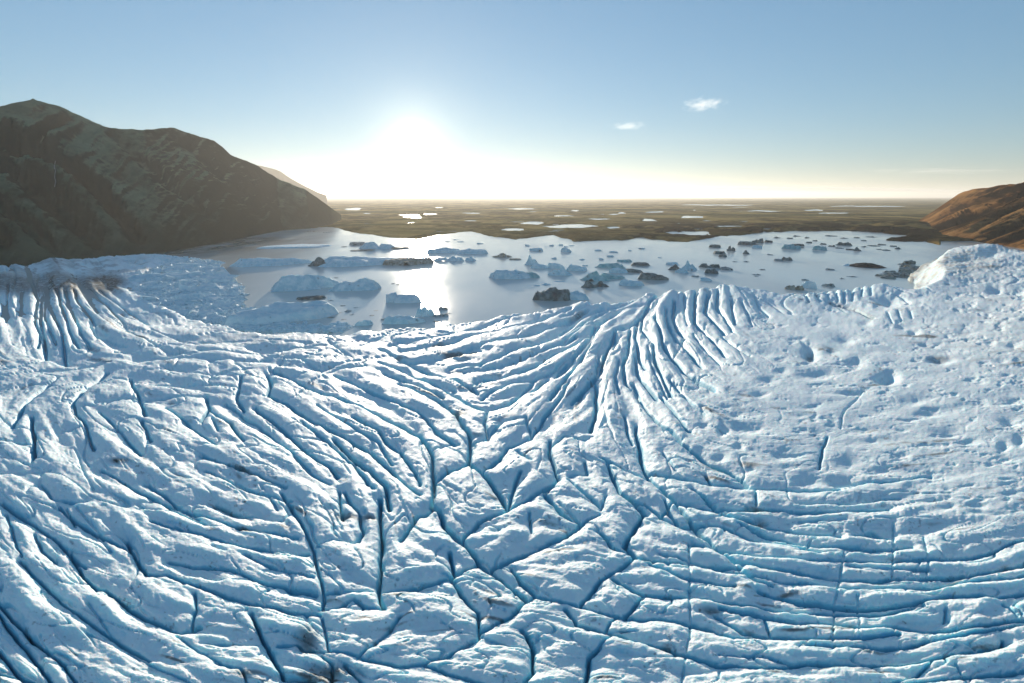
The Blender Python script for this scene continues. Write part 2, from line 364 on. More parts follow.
PITS = [(890,303,11,5,.9),(899,295,4,2,.7),(866,322,5,3,.7),(847,340,9,4,.8),(906,327,6,2.5,.7),(916,333,4.5,3,1.2),(811,353,5,6,1.6),(766,354,8,3,.7),(833,352,7,3,.7),(870,352,8,2,.6),
 (857,363,7,4,1.),(818,375,16,3.5,.9),(782,371,7,3,.8),(890,378,8,5,1.5),(940,361,11,3,1.3),(970,332,9,2,.7),(992,310,22,2.5,.8),(995,290,6,4,.9),(1017,291,12,4,.8),(761,394,7,3,.8),
 (843,393,18,2.5,.8),(769,381,7,3,.8),(1014,345,5,3,.8),(1000,361,5,2,.7),(981,382,5,2,.8),(885,381,8,3,1.2),(916,400,16,4,.6),(929,414,13,3,.8),(950,434,12,4,.6),(861,429,16,3.5,.8),
 (874,440,6,2,.7),(815,431,7,2,.7),(850,462,13,8,.7),(882,471,20,4,.8),(841,481,15,5,.7),(904,456,6,2.5,.8),(968,441,7,3,1.),(1014,400,8,3,1.),(1009,423,7,4,1.),(1004,446,5,4,1.),
 (1019,440,6,4,1.),(979,505,7,3,1.),(980,512,8,2,.9),(1013,494,5,2,.8),(810,407,10,2,.7),(808,480,12,6,.7),(952,507,6,2,1.),(749,428,15,5,.9),(737,416,8,3,.8),(725,408,7,2,.8),(702,425,6,3,.7),
 (723,430,4,5,.7),(739,446,4,4,.7),(755,444,5,2,.6),(719,456,7,4,.8),(783,455,12,5,.7),(748,471,10,3,.7),(790,467,8,3,.7),(800,415,9,2,.6),(905,420,8,2,.6),(925,345,7,2,.6),(880,410,8,2,.6),
 (940,320,12,2,.6),(960,300,14,2,.6),(915,300,12,2,.6),(760,519,5,2.5,1.8),(712,609,9,2.5,2.0),(345,515,7,2.5,1.4),(330,508,6,2,1.2),(370,516,5,2,1.2),(162,487,6,3,.8),(143,507,5,3,.9),(165,520,5,3,.9),(96,538,4,2,1.),
 (300,640,12,4,.5),(822,541,8,2.5,.9),(870,533,16,2.5,.8),(955,548,7,2.5,.8),(695,592,9,3,.9),(885,655,4,3,1.2),(60,440,9,3,.5),(120,465,9,3,.5),(235,440,8,3,.6)]

# ------------------------------------------------------------------ glacier
U0, U1, V0, V1 = -500, 1524, 230, 900
ru = np.arange(U0, U1 + 1.0); rv = np.arange(V0, V1 + 1.0)
RU, RV = np.meshgrid(ru, rv)
NV, NU = RU.shape
KV = 1.45


def blur(a, s, sv=None):
    fy = np.fft.fftfreq(a.shape[0])[:, None]; fx = np.fft.rfftfreq(a.shape[1])[None, :]
    sv = s if sv is None else sv
    return np.fft.irfft2(np.fft.rfft2(a) * np.exp(-2 * (math.pi ** 2) * ((s * fx) ** 2 + (sv * fy) ** 2)), a.shape)


def norm(a): return (a - a.mean()) / a.std()


wob_u = 5 * fbm(RU / 26, RV / 18, 100, 4, .6); wob_v = 3.2 * fbm(RU / 26 + 40, RV / 18, 110, 4, .6)
PU, PV = RU + wob_u * .55, RV + wob_v * .55
DOME = np.full(RU.shape, 60.0); SLIT = np.zeros(RU.shape); DENS = np.zeros(RU.shape)
# each of the lines is traced on the ice; outside the photograph similar ones carry on
lines = list(CREV)
for k in range(16):
    x = -70 - 27 * k; lines.append((.6 + .3 * random.random(), [(x, 420 + 6 * random.random()), (x + 5, 470), (x + 22, 530), (x + 60, 600), (x + 120, 680)]))
for k in range(14):
    y = 470 + 28 * k; lines.append((.7, [(1030, y + 5), (1120, y - 14), (1250, y - 46), (1420, y - 100)]))
for k in range(10):
    y = 700 + 22 * k; lines.append((.8, [(-200, y - 70), (100, y - 5), (420, y + 12), (760, y), (1100, y - 40)]))
segs = []
for w, pts in lines:
    L = sum(math.dist(pts[i], pts[i + 1]) for i in range(len(pts) - 1))
    for i in range(len(pts) - 1):
        segs.append((w, pts[i], pts[i + 1], i == 0, i == len(pts) - 2, L))
for w, (x1, y1), (x2, y2), a, b, L in segs:
    R = 44
    i0 = int(max(0, min(y1, y2) - R / KV - V0)); i1 = int(min(NV, max(y1, y2) + R / KV - V0 + 1))
    j0 = int(max(0, min(x1, x2) - R - U0)); j1 = int(min(NU, max(x1, x2) + R - U0 + 1))
    if i1 <= i0 or j1 <= j0: continue
    X = PU[i0:i1, j0:j1]; Y = PV[i0:i1, j0:j1] * KV
    ex, ey = x2 - x1, (y2 - y1) * KV; LL = ex * ex + ey * ey + 1e-6
    t = ((X - x1) * ex + (Y - y1 * KV) * ey) / LL; tc = np.clip(t, 0, 1)
    d = np.hypot(X - x1 - tc * ex, Y - y1 * KV - tc * ey)
    DOME[i0:i1, j0:j1] = np.minimum(DOME[i0:i1, j0:j1], d + 10 * (1 - w) ** 1.5)
    wd = .55 + .8 * w
    SLIT[i0:i1, j0:j1] = np.maximum(SLIT[i0:i1, j0:j1], w ** 1.1 * np.exp(-(d / wd) ** 2))
    if L > 14: DENS[i0:i1, j0:j1] += w * math.hypot(x2 - x1, y2 - y1) * np.exp(-(d / 22) ** 2) / 22

# flow direction: double-angle average of the long lines
gs = 8
gu, gv = np.meshgrid(np.arange(U0, U1 + gs, gs, float), np.arange(V0, V1 + gs, gs, float))
C2 = np.zeros(gu.shape); S2 = np.zeros(gu.shape)
for w, (x1, y1), (x2, y2), a, b, L in segs:
    if L < 25: continue
    mx, my = (x1 + x2) / 2, (y1 + y2) / 2
    l = math.hypot(x2 - x1, y2 - y1); th = 2 * math.atan2(y2 - y1, x2 - x1)
    k = l * min(L, 120) / ((gu - mx) ** 2 + ((gv - my) * 1.3) ** 2 + 160) ** 1.3
    C2 += k * math.cos(th); S2 += k * math.sin(th)
for g in range(1):
    nrm = np.hypot(C2, S2) + 1e-9; C2 /= nrm; S2 /= nrm
    C2 = blur(C2, 1.6); S2 = blur(S2, 1.6)
ang = .5 * np.arctan2(S2, C2)
ii = np.clip(((RV - V0) / gs + .5).astype(int), 0, gu.shape[0] - 1); jj = np.clip(((RU - U0) / gs + .5).astype(int), 0, gu.shape[1] - 1)
C2f = blur(C2[ii, jj], 5); S2f = blur(S2[ii, jj], 5)
TH = .5 * np.arctan2(S2f, C2f)
TX = np.cos(TH); TY = np.sin(TH)


def lic(src, n):
    acc = src.copy(); cnt = 1.0
    for sgn in (1, -1):
        px, py = RU - U0, RV - V0
        vx, vy = TX * sgn, TY * sgn
        for s in range(n):
            px = px + vx; py = py + vy
            a = np.clip((py + .5).astype(np.int32), 0, NV - 1); b = np.clip((px + .5).astype(np.int32), 0, NU - 1)
            wgt = 1 - s / n
            acc += src[a, b] * wgt; cnt += wgt
            tx = TX[a, b]; ty = TY[a, b]
            fl = np.sign(tx * vx + ty * vy); fl[fl == 0] = 1
            vx, vy = tx * fl, ty * fl
    return acc / cnt


w0 = rng.standard_normal(RU.shape)
LIC_S = norm(lic(norm(blur(w0, 2.4, 1.7)), 14))
LIC_M = norm(lic(norm(blur(rng.standard_normal(RU.shape), 4.6, 3.1)), 30))
LIC_G = norm(lic(norm(blur(rng.standard_normal(RU.shape), 1.5, 1.0)), 22))
LIC_L = norm(lic(norm(blur(rng.standard_normal(RU.shape), 9.0, 5.5)), 34))


def bump_at(x, y, rx, ry): return np.exp(-((RU - x) / rx) ** 2 - ((RV - y) / ry) ** 2)


dens = np.clip(DENS / 3.0, 0, 1)
fan = np.clip(bump_at(640, 335, 120, 55) + bump_at(500, 360, 130, 45) + bump_at(75, 325, 85, 40) + bump_at(235, 362, 190, 26), 0, 1)
smooth_r = sstep(690, 800, RU) * (1 - sstep(455, 530, RV)) * sstep(296, 330, RV + .0 * RU)
smooth_r = np.maximum(smooth_r, sstep(890, 960, RU) * sstep(255, 290, RV) * (1 - sstep(500, 560, RV)))
near = sstep(330, 560, RV)
far = 1 - sstep(290, 420, RV)
sm = 1 - .72 * smooth_r
A_dome = (3.4 + 4.2 * near) * (1 - .6 * smooth_r) * (1 - .25 * far)
dome = 1 - np.exp(-np.clip(DOME, 0, 60) / (5.0 + 4.0 * near))
rough_n = fbm(RU / 15, RV * KV / 15, 200, 5, .55)
h = A_dome * (dome - .8)
ridge_m = 1 - 2 * np.abs(np.tanh(LIC_M * .8)); ridge_s = 1 - 2 * np.abs(np.tanh(LIC_S * .8))
h += (.75 + .3 * near + .5 * fan) * LIC_M * sm + (.30 + .35 * fan + .35 * near) * ridge_m * sm
h += (.34 + .42 * fan) * LIC_S * sm + (.22 + .25 * fan) * ridge_s * sm
h += (.8 + .35 * near) * LIC_L * sm
h += (.7 + .25 * near) * rough_n * sm + .28 * ridged(RU / 3.1, RV * KV / 2.6, 285, 2, .6) * (1 - .8 * smooth_r) * (.4 + .6 * near)
h += .42 * fbm(RU / 4.2, RV * KV / 4.2, 230, 3, .6) * (1 - .5 * smooth_r)
h += 1.4 * fbm(RU / 85, RV * 2.2 / 85, 260, 3)
# facets of the broken blocks and hairline crevasses that follow the flow
h += (.5 + .15 * near) * ridged(PU / 19, PV * KV / 13, 270, 4, .55) * sm + (.28 + .05 * near) * ridged(PU / 6.5, PV * KV / 5, 280, 3, .6) * (1 - .6 * smooth_r)
crl = np.exp(-(LIC_L / .045) ** 2) * sstep(-.25, .1, fbm(RU / 60, RV / 30, 296, 3)) * (1 - .85 * smooth_r)
crk = np.exp(-(LIC_M / .10) ** 2) * sstep(-.15, .25, fbm(RU / 30, RV / 16, 290, 3)) * (1 - .75 * smooth_r)
crs = np.exp(-(LIC_S / .20) ** 2) * np.clip(.35 + .65 * fan, 0, 1) * sstep(-.1, .3, fbm(RU / 24, RV / 12, 295, 3)) * (1 - .8 * smooth_r)
h -= (1.8 + 1.0 * near) * crk + 1.9 * crs + (2.4 + 2.2 * near) * crl
# sun cups and melt hollows
h += smooth_r * .8 * np.minimum(0, fbm(RU / 17, RV * 3.4 / 17, 240, 4, .6) + .2) * 4
for x, y, rx, ry, dp in PITS:
    i0, i1 = max(0, int(y - 5 * ry - V0)), min(NV, int(y + 5 * ry - V0)); j0, j1 = max(0, int(x - 4 * rx - U0)), min(NU, int(x + 4 * rx - U0))
    sl = np.s_[i0:i1, j0:j1]
    e = ((RU[sl] + .75 * wob_u[sl] - x) / (rx * 1.1)) ** 2 + ((RV[sl] + .8 * wob_v[sl] - y) / (ry * 1.05)) ** 2
    h[sl] -= dp * 1.0 * min(ry, 4.5) * np.exp(-e ** .9)
SL_D = 6.5 + 12.0 * near
h -= SL_D * SLIT

# big rolls of the surface
h += 3.5 * bump_at(735, 290, 70, 22) + 2.5 * bump_at(165, 272, 45, 10) + 2 * bump_at(640, 296, 60, 16) + 3 * bump_at(860, 290, 50, 12) + 2 * bump_at(985, 247, 50, 7)

FRONT = [(-900, 300), (-300, 290), (0, 258), (60, 255), (120, 253), (165, 253.5), (188, 258), (156, 268), (140, 282), (152, 300), (190, 316), (235, 326), (280, 330), (330, 331), (360, 329), (395, 326),
         (440, 322), (470, 318), (500, 314), (540, 308), (560, 301), (575, 297), (590, 300), (625, 295), (650, 292), (690, 289), (730, 285), (760, 288), (785, 293), (800, 293), (835, 289),
         (870, 283), (885, 281), (905, 279), (922, 273), (912, 260), (926, 248), (940, 240), (985, 240), (1024, 246), (1164, 268), (1700, 350), (1700, 1200), (-900, 1200)]

nu_c = np.concatenate([np.arange(-500, -24, 5.0), np.arange(-24, 1048, .86), np.arange(1048, 1520, 5.0)])
nv_c = np.concatenate([np.arange(231, 345, .36), np.arange(345, 470, .5), np.arange(470, 700, .66), np.arange(700, 896, 3.0)])
GU, GV = np.meshgrid(nu_c, nv_c)


def samp(a, u, v):
    x = np.clip(u - U0, 0, NU - 1.001); y = np.clip(v - V0, 0, NV - 1.001)
    xi = x.astype(int); yi = y.astype(int); fx = x - xi; fy = y - yi
    return (a[yi, xi] * (1 - fx) + a[yi, xi + 1] * fx) * (1 - fy) + (a[yi + 1, xi] * (1 - fx) + a[yi + 1, xi + 1] * fx) * fy


GX, GY, GT = on_ice(GU, GV)
WU = GU + 4 * fbm(GU / 9, GV / 5, 300, 3); WV = GV + 1.6 * fbm(GU / 9 + 7, GV / 5, 310, 3)
FP = np.array(FRONT, float)
ins = inside(FRONT, WU, WV)
dfr = poly_dist([(x, y * 2.2) for x, y in FRONT], WU, WV * 2.2) * np.where(ins, 1, -1)
pxm = GT / FPX
scale = np.minimum(pxm, 1.6)
hz = samp(h, GU, GV) * scale
hz += 2.6 * ridged(GX / 23, GY / 40, 330, 4, .6) * np.exp(-(dfr / 14) ** 2)
edge = sstep(-1, 9 + 8 * (1 - sstep(60, 200, GU)) + 22 * np.exp(-((GU - 925) / 35) ** 2), dfr)
Zb = ice_base(GX, GY)
GZ = np.where(dfr > -1, (Zb + hz) * (.12 + .88 * edge) + 0.0, -3 + 0 * Zb)
GZ = np.where((dfr <= 1.0), np.minimum(GZ, 1.5 * dfr - .2), GZ)
dirt_shade = .8 * np.exp(-((GV - 284 - .02 * GU) / 10) ** 4) * sstep(-60, -20, GU) * (1 - sstep(100, 132, GU + 6 * fbm(GU / 12, GV / 5, 320, 3)))
dirt_shade += .45 * (GU < 200) * np.exp(-((GV - 268) / 9) ** 4) * sstep(-.2, .3, fbm(GU / 14, GV / 3, 325, 4))
dirt_shade += 1.0 * np.exp(-((GU - 110) / 16) ** 2 - ((GV - 281) / 4.2) ** 2)
for x, y, rx, ry in ((760, 519, 6, 2.2), (712, 609, 11, 3), (345, 515, 14, 3.5), (308, 640, 10, 12), (370, 516, 8, 3), (330, 670, 26, 6), (460, 412, 7, 3), (120, 462, 10, 2), (811, 354, 4, 4), (938, 358, 9, 2)):
    dirt_shade += .8 * np.exp(-((GU - x) / rx) ** 2 - ((GV - y) / ry) ** 2)  # dark of pit and crack openings painted into the colour, plus dark rubble
dirt_shade += .8 * sstep(.8, 2.4, samp(LIC_G, GU, GV)) * sstep(-.05, .35, fbm(GU / 55, GV / 24, 340, 4)) + .5 * sstep(.42, .6, fbm(GU / 5, GV / 3, 345, 3)) * sstep(.0, .4, fbm(GU / 40, GV / 20, 346, 3))
dirt_shade += .75 * np.exp(-(poly_dist([(905, 279), (918, 272), (912, 262), (926, 249), (942, 241)], GU, GV, False) / 5) ** 2)
dirt_shade += .5 * np.exp(-(poly_dist([(829, 304), (856, 310), (873, 318)], GU, GV, False) / 2) ** 2)  # darkens the ice along one traced crevasse
dirt_shade += .5 * np.exp(-(poly_dist([(940, 242), (985, 243), (1024, 249)], GU, GV, False) / 2.2) ** 2)
silt_sunlit = .75 * np.exp(-((GU - 945) / 50) ** 2 - ((GV - 263) / 13) ** 2)
silt_sunlit += .35 * np.exp(-((GU - 250) / 90) ** 2 - ((GV - 338) / 9) ** 2) + .25 * sstep(850, 1000, GU) * (1 - sstep(330, 420, GV)) + .8 * np.exp(-((GU - 14) / 16) ** 2 - ((GV - 274) / 3.5) ** 2)  # last term paints sunlit orange spots at the left margin
keep = np.maximum.reduce([GZ[:-1, :-1], GZ[1:, :-1], GZ[1:, 1:], GZ[:-1, 1:]]) > -2.5
glacier = grid_mesh('glacier', GX, GY, GZ, ICE, keep, {'dirt': np.clip(dirt_shade, 0, 1), 'silt': np.clip(silt_sunlit, 0, 1)})
tag(glacier, 'blue white glacier tongue torn into curving crevasses and ridges', kind='structure')

# ------------------------------------------------------------------ ground, lake, ponds
LAKE = [(120, 262), (150, 255), (190, 246), (230, 238.5), (270, 231.5), (300, 228.5), (330, 228), (352, 233), (385, 238), (420, 240.5), (438, 236), (470, 232), (478, 233), (490, 237), (515, 240), (535, 237.5), (552, 235.5), (575, 242), (600, 241.5),
        (625, 240), (640, 238), (660, 241), (688, 242), (715, 237.5), (740, 235.5), (765, 232.5), (800, 231.5), (850, 231.2), (880, 232.5), (898, 235), (905, 236.2), (888, 238), (884, 240.2), (900, 241.4), (925, 242), (940, 246),
        (960, 300), (700, 360), (300, 380), (100, 330)]
PONDS = [(355, 209, 9, 1.3), (531, 223, 13, 1.6), (578, 226, 18, 1.9), (615, 228, 9, 1.3), (512, 230, 10, 1.8), (649, 220, 7, 1.6), (622, 213, 6, .8), (560, 227, 9, 1.2), (692, 233.5, 22, 2.6), (728, 227, 17, 1.6), (681, 224, 7, .9),
         (690, 217, 12, 1.2), (823, 223.5, 13, 1), (767, 229.5, 9, 1.2), (568, 240.5, 5, 2), (672, 233, 6, 1.6), (600, 219, 9, .8), (705, 221, 6, .7), (655, 212, 12, .7), (560, 216, 8, .7), (745, 222, 7, .7), (925, 238.6, 12, .9), (520, 209, 15, .7),
         (760, 211, 18, .6), (835, 213, 16, .6), (870, 206.3, 46, .55), (720, 205, 40, .5), (430, 214, 10, .7), (470, 221, 8, .7), (410, 223, 6, .7)]
vv = np.concatenate([196.75 + .02 * 1.16 ** np.arange(20) , np.arange(197.2, 206, .2), np.arange(206, 246, .22), np.arange(246, 330, 1.5), np.arange(330, 1000, 30.)])
vv = np.unique(np.round(vv, 4))
uu = np.concatenate([np.arange(-900, -40, 12.), np.arange(-40, 1064, 1.4), np.arange(1064, 1900, 12.)])
TU, TV = np.meshgrid(uu, vv)
TXX, TYY, TT = at_level(TU, TV, 0.0)
jit = .5 * fbm(TXX / 60, TYY / 90, 400, 4, .6)
SU = TU + 3.5 * fbm(TU / 10, TV / 3, 410, 4, .55); SV = TV + .9 * fbm(TU / 12 + 9, TV / 3, 420, 4, .55)
dl = poly_dist([(x, y * 4) for x, y in LAKE], SU, SV * 4) * np.where(inside(LAKE, SU, SV), -1, 1)
land = 6.0 * sstep(-1.0, 7, dl) - 3.2 + 1.2 * sstep(5, 30, dl)
lump = fbm(TU / 26, TV / 4.5, 430, 5, .55)
land += np.where(dl > 1, 2.2 * lump + 1.6 * fbm(TXX / 300, TYY / 300, 435, 4), 0)
mor = (.45 + .55 * sstep(-.15, .15, fbm(TU / 18, TV / 1.8, 455, 4))) * sstep(560, 650, TU) * np.exp(-((SV - 233 - .004 * (TU - 760)) / 9) ** 4)
mor = np.maximum(mor, .45 * sstep(480, 560, TU) * np.exp(-((SV - 238) / 6) ** 4))
mor = np.maximum(mor, np.exp(-((SU - 905) / 42) ** 4 - ((SV - 238) / 7) ** 4))
land += np.where(dl > 1, mor * (3.0 + 4.5 * np.maximum(0, fbm(TU / 20, TV / 3, 440, 4))), 0)
# low moraine hills by the right-hand hill
for x, y, rx, ry, hh in ((845, 224, 60, 3, 11), (790, 227, 40, 3, 8), (900, 227, 40, 4, 12), (890, 232, 40, 2, 8), (740, 230, 26, 2.5, 5), (660, 235, 30, 3, 4), (600, 235, 30, 4, 4), (500, 233, 40, 4, 3.5)):
    land += np.where(dl > 0, hh * np.exp(-((SU - x) / rx) ** 2 - ((SV - y) / ry) ** 2), 0)
land += 30 * np.exp(-((SU - 415) / 70) ** 2 - ((TV - 200) / 1.6) ** 2) * (TV > 197)
pd = np.zeros(TU.shape)
rp = random.Random(5)
PONDS += [(rp.uniform(360, 900), 204 + 32 * rp.random() ** .8, rp.uniform(3, 11), rp.uniform(.3, .7)) for _ in range(46)]
for x, y, rx, ry in PONDS:
    e = ((TU + 2.6 * (SU - TU) - x) / rx) ** 2 + ((TV + .6 * (SV - TV) - y) / (ry * 1.0)) ** 2
    pd = np.maximum(pd, np.exp(-e ** 2))
land = np.where(dl > 0, land * (1 - pd) - 4 * pd, land)
extra = .0 * sstep(.42, .5, fbm(TU / 22, TV / 1.7, 450, 4)) * sstep(3, 10, dl) * sstep(196, 206, TV) * (TV < 240)
land = land * (1 - extra) - 2.5 * extra
land = np.where((TV > 300), -4, land)
land = np.where((TU < 150) & (TV > 249), -4, land)
land = np.where((TU > 940) & (TV > 241), -4, land)
land = np.where(TV < 197.3, 2.0, land)
plain = grid_mesh('ground', TXX, TYY, land, GROUND, None, {'moraine': np.clip(mor, 0, 1)})
tag(plain, 'brown outwash plain and dark moraine beyond the lake', kind='structure')

# one water sheet: lake and ponds
wr = np.concatenate([np.geomspace(60, 3000, 70), np.geomspace(3300, 70000, 30)])
wa = np.radians(np.linspace(-75, 75, 120))
WR, WA = np.meshgrid(wr[::-1], wa, indexing='ij')
WX, WY = WR * np.sin(WA), WR * np.cos(WA)
# muddy inflow along the foot of the mountain
mx = np.array([at_level(x, y)[:2] for x, y in ((175, 252), (215, 246), (255, 240))], float)
mud = np.exp(-(poly_dist([tuple(p) for p in mx], WX, WY, False) / 130) ** 2)
lake = grid_mesh('lake_water', WX, WY, 0 * WX, WATER, None, {'mud': mud})
tag(lake, 'milky meltwater of the proglacial lake and the ponds', kind='structure')


# ------------------------------------------------------------------ mountain, hill and headland
def hill(name, sky, base, mat, label, slope, seed, gl, du=1.6, nt=190, zbase=0.0, rgh=1.0, turn=0.0, prof=1.0, fr=1.0, gn=.5, crest=.9):
    """a massif whose front slope runs from the traced foot to the traced crest"""
    us = np.arange(sky[0][0], sky[-1][0] + .01, du)
    vb = np.interp(us, [p[0] for p in base], [p[1] for p in base]); vs = np.interp(us, [p[0] for p in sky], [p[1] for p in sky])
    vs = vs + .9 * fbm(us / 7, us * 0, seed + 50, 4, .6) * np.clip((vb - vs) / 40, 0, 1)
    dx, dy, dz = ray(us, vb); rb = (zbase - HC) / np.minimum(dz, -2e-3)
    sx, sy, sz = ray(us, vs)
    # the crest point sits on its own sight line, further out by height / tan(slope)
    k = 1 / math.tan(math.radians(slope)); hor_s = np.hypot(sx, sy); hor_b = np.hypot(dx, dy)
    te = sz / hor_s; Rb = rb * hor_b
    H = (HC - zbase + Rb * te) / (1 - k * te); H = np.maximum(H, 2.0); Rr = Rb + k * H
    azm = np.arctan2(dx, dy)
    BX, BY = rb * dx, rb * dy
    az2 = azm + math.radians(turn); NX, NY = np.sin(az2), np.cos(az2)
    if turn:
        for _ in range(60):
            PX, PY = BX + NX * k * H, BY + NY * k * H
            fz = PY; uu_ = 512 + FPX * (PX / (PY * CP)) * 1.0
            for _2 in range(3):                       # frame column of the crest point at height H
                Zc = zbase + H - HC
                fw = PY * CP - Zc * SP; uu_ = 512 + FPX * PX / fw
            vt = np.interp(uu_, [p[0] for p in sky], [p[1] for p in sky])
            b_ = -(vt - 341.5) / FPX; te2 = (-SP + b_ * CP) / np.hypot((uu_ - 512) / FPX, CP + b_ * SP)
            H = np.maximum(.6 * H + .4 * (HC - zbase + np.hypot(PX, PY) * te2), 2.0)
        Rr = Rb + k * H
    tt = np.concatenate([np.linspace(-.06, 1, nt), 1 + np.linspace(.02, 1.6, 40)])
    T, AZ = np.meshgrid(tt[::-1], azm, indexing='ij')
    Hh = H[None, :]; R = Rb[None, :] + k * Hh * T
    Ui = us[None, :] + 0 * T
    Tc = np.clip(T, 0, 1)
    z = Hh * (Tc ** prof * .82 + .18 * Tc ** 2.2)
    z = np.where(T > 1, Hh * (1 - .55 * sstep(1, 2.6, T)), z)
    z = np.where(T < 0, Hh * T, z)
    env = Tc ** .6 * (1 - crest * Tc ** 5)
    # frame position of the slope, for the traced gullies
    Vi = vb[None, :] + (vs - vb)[None, :] * Tc
    g = np.zeros(T.shape)
    for wgt, wid, pts in gl:
        d = poly_dist(pts, Ui + 2.5 * fbm(Ui / 9, Vi / 9, seed + 60, 3), Vi + 2.5 * fbm(Ui / 9 + 5, Vi / 9, seed + 61, 3), False)
        g = np.maximum(g, wgt * np.exp(-(d / wid) ** 2))
        z = z + (-wgt) * .24 * Hh * np.exp(-(d / (wid * 1.6)) ** 2) * env + .05 * wgt * Hh * np.exp(-((d - wid * 3.0) / (wid * 1.8)) ** 2) * env
    diag = ridged((Ui + 1.1 * Vi) / 26 * fr, (Vi - .3 * Ui) / 70 * fr, seed, 5, .55)
    fine = ridged((Ui + .7 * Vi) / 8, Vi / 22, seed + 20, 5, .6)
    z = z + env * Hh * rgh * (.075 * diag + .022 * fine)
    rock = fbm(Ui / 5, Vi / 2.5, seed + 30, 4, .6)
    z = z + env * Hh * rgh * .010 * rock
    X = BX[None, :] + NX[None, :] * k * Hh * T; Y = BY[None, :] + NY[None, :] * k * Hh * T
    o = grid_mesh(name, X, Y, z + zbase, mat, None, {'gully': np.clip(g * .95 + gn * sstep(.42, -.05, diag) * sstep(.95, .4, Tc) , 0, 1)})  # mask for shade painted into gullies and hollows between spurs
    return tag(o, label, kind='structure')


hill('mountain', [(-420, 150), (-200, 128), (-60, 122), (0, 113), (7, 112), (17, 115), (27, 115.5), (40, 110), (55, 106), (68, 104), (71, 102.5), (74, 104), (86, 106.5), (98, 112), (110, 118), (121, 124), (133, 128), (150, 130.5), (166, 131.5), (182, 129.5), (194, 128.5),
      (203, 133), (213, 136.5), (222, 139), (229, 141.5), (236, 148), (242, 155), (254, 160), (266, 166), (282, 178), (296, 184), (309, 189.6), (320, 197.5), (330, 205.5), (337, 211.5), (342, 215)],
     [(-420, 330), (-200, 292), (0, 268), (60, 263), (116, 257), (166, 252), (213, 244), (250, 236.5), (282, 230.5), (310, 228.5), (332, 225), (342, 220)], MOSS,
     'dark mossy mountain ridge with diagonal gullies falling to the lake', 33, 500,
     [(1, 5, [(42, 141), (60, 152), (83, 166), (111, 191), (125, 213), (140, 235)]), (.9, 8, [(5, 160), (42, 166), (56, 191), (83, 219), (100, 240)]), (.5, 4, [(133, 128), (150, 150), (180, 185), (215, 215)]),
      (.5, 4, [(0, 200), (30, 222), (60, 252)]), (.5, 3, [(98, 120), (72, 140), (60, 150)]), (.4, 4, [(205, 145), (235, 180), (262, 212)]), (.6, 6, [(-60, 170), (-20, 200), (10, 240)]), (.6, 6, [(-160, 170), (-100, 210), (-60, 250)])], rgh=.8)
hill('hill', [(916, 221), (923, 216.5), (930, 210.5), (937, 205.5), (950, 198), (962, 193), (980, 189), (998, 186), (1010, 184.3), (1024, 183), (1060, 178), (1140, 172), (1300, 160), (1500, 160)],
     [(916, 222.5), (923, 224), (932, 231), (944, 236), (980, 240.5), (1024, 247), (1100, 258), (1300, 292), (1500, 330)], RUST,
     'rusty brown rocky hill with dark slanting gullies beside the ice', 34, 700,
     [(.9, 2.5, [(937, 206), (930, 216), (926, 224)]), (.9, 2.5, [(949, 199), (939, 214), (934, 232)]), (1, 3, [(962, 194), (950, 206), (940, 222)]), (.9, 3, [(985, 190), (972, 205), (960, 228)]), (.8, 3, [(1008, 186), (996, 205), (984, 236)]), (.9, 4, [(1030, 186), (1020, 210), (1004, 240)]), (.7, 4, [(1070, 184), (1050, 215), (1040, 245)])],
     du=.8, nt=150, zbase=4.0, rgh=2.0, turn=46, fr=2.0, gn=.95, crest=.6)
hill('headland', [(225, 161), (250, 164), (266, 166), (276, 168.5), (284, 171), (290, 176), (296, 180), (308, 187), (319, 192.5), (328, 195.6)],
     [(225, 205.5), (328, 204.5)], FAR, 'pale hazy headland rising far behind the mountain', 24, 800, [(.6, 3, [(284, 172), (278, 190)])], du=.8, nt=70, rgh=.8)


# two thin falls on the mountain face, laid on its surface
from mathutils.bvhtree import BVHTree
mo = bpy.data.objects['mountain']
mv = np.empty(len(mo.data.vertices) * 3, np.float32); mo.data.vertices.foreach_get('co', mv)
mp_ = np.empty(len(mo.data.polygons) * 4, np.int32); mo.data.polygons.foreach_get('vertices', mp_)
bvh = BVHTree.FromPolygons(mv.reshape(-1, 3).tolist(), mp_.reshape(-1, 4).tolist())
FALL = mat_plain('fall_water', (.20, .23, .24), .4)
for pts, wd, lab in (([(55.5, 161), (54.2, 166), (55.4, 171), (54.6, 177), (55.8, 182), (54.8, 187)], .45, 'thin white waterfall in the dark hollow high on the mountain'),):
    bm = bmesh.new(); prev = None
    n = 24
    for i in range(n):
        f = i / (n - 1) * (len(pts) - 1); a = min(int(f), len(pts) - 2); f -= a
        u = pts[a][0] * (1 - f) + pts[a + 1][0] * f + random.uniform(-.1, .1); v = pts[a][1] * (1 - f) + pts[a + 1][1] * f
        d = Vector([float(q) for q in ray(u, v)]).normalized()
        hit, nrm, _, dist = bvh.ray_cast(Vector((0, 0, HC)), d)
        if hit is None: continue
        side = d.cross(Vector((0, 0, 1))).normalized() * (wd * dist / FPX * random.uniform(.35, .75))
        up = (nrm if nrm.dot(d) < 0 else -nrm) * 1.2
        row = [bm.verts.new(hit - side - up * .8), bm.verts.new(hit - side * .5 + up), bm.verts.new(hit + side * .5 + up), bm.verts.new(hit + side - up * .8)]
        if prev:
            for q in range(3): bm.faces.new((prev[q], prev[q + 1], row[q + 1], row[q]))
        prev = row
    me = bpy.data.meshes.new('waterfall'); bm.to_mesh(me); bm.free(); me.materials.append(FALL)
    o = bpy.data.objects.new('waterfall', me); COL.objects.link(o); tag(o, lab, 'waterfall')

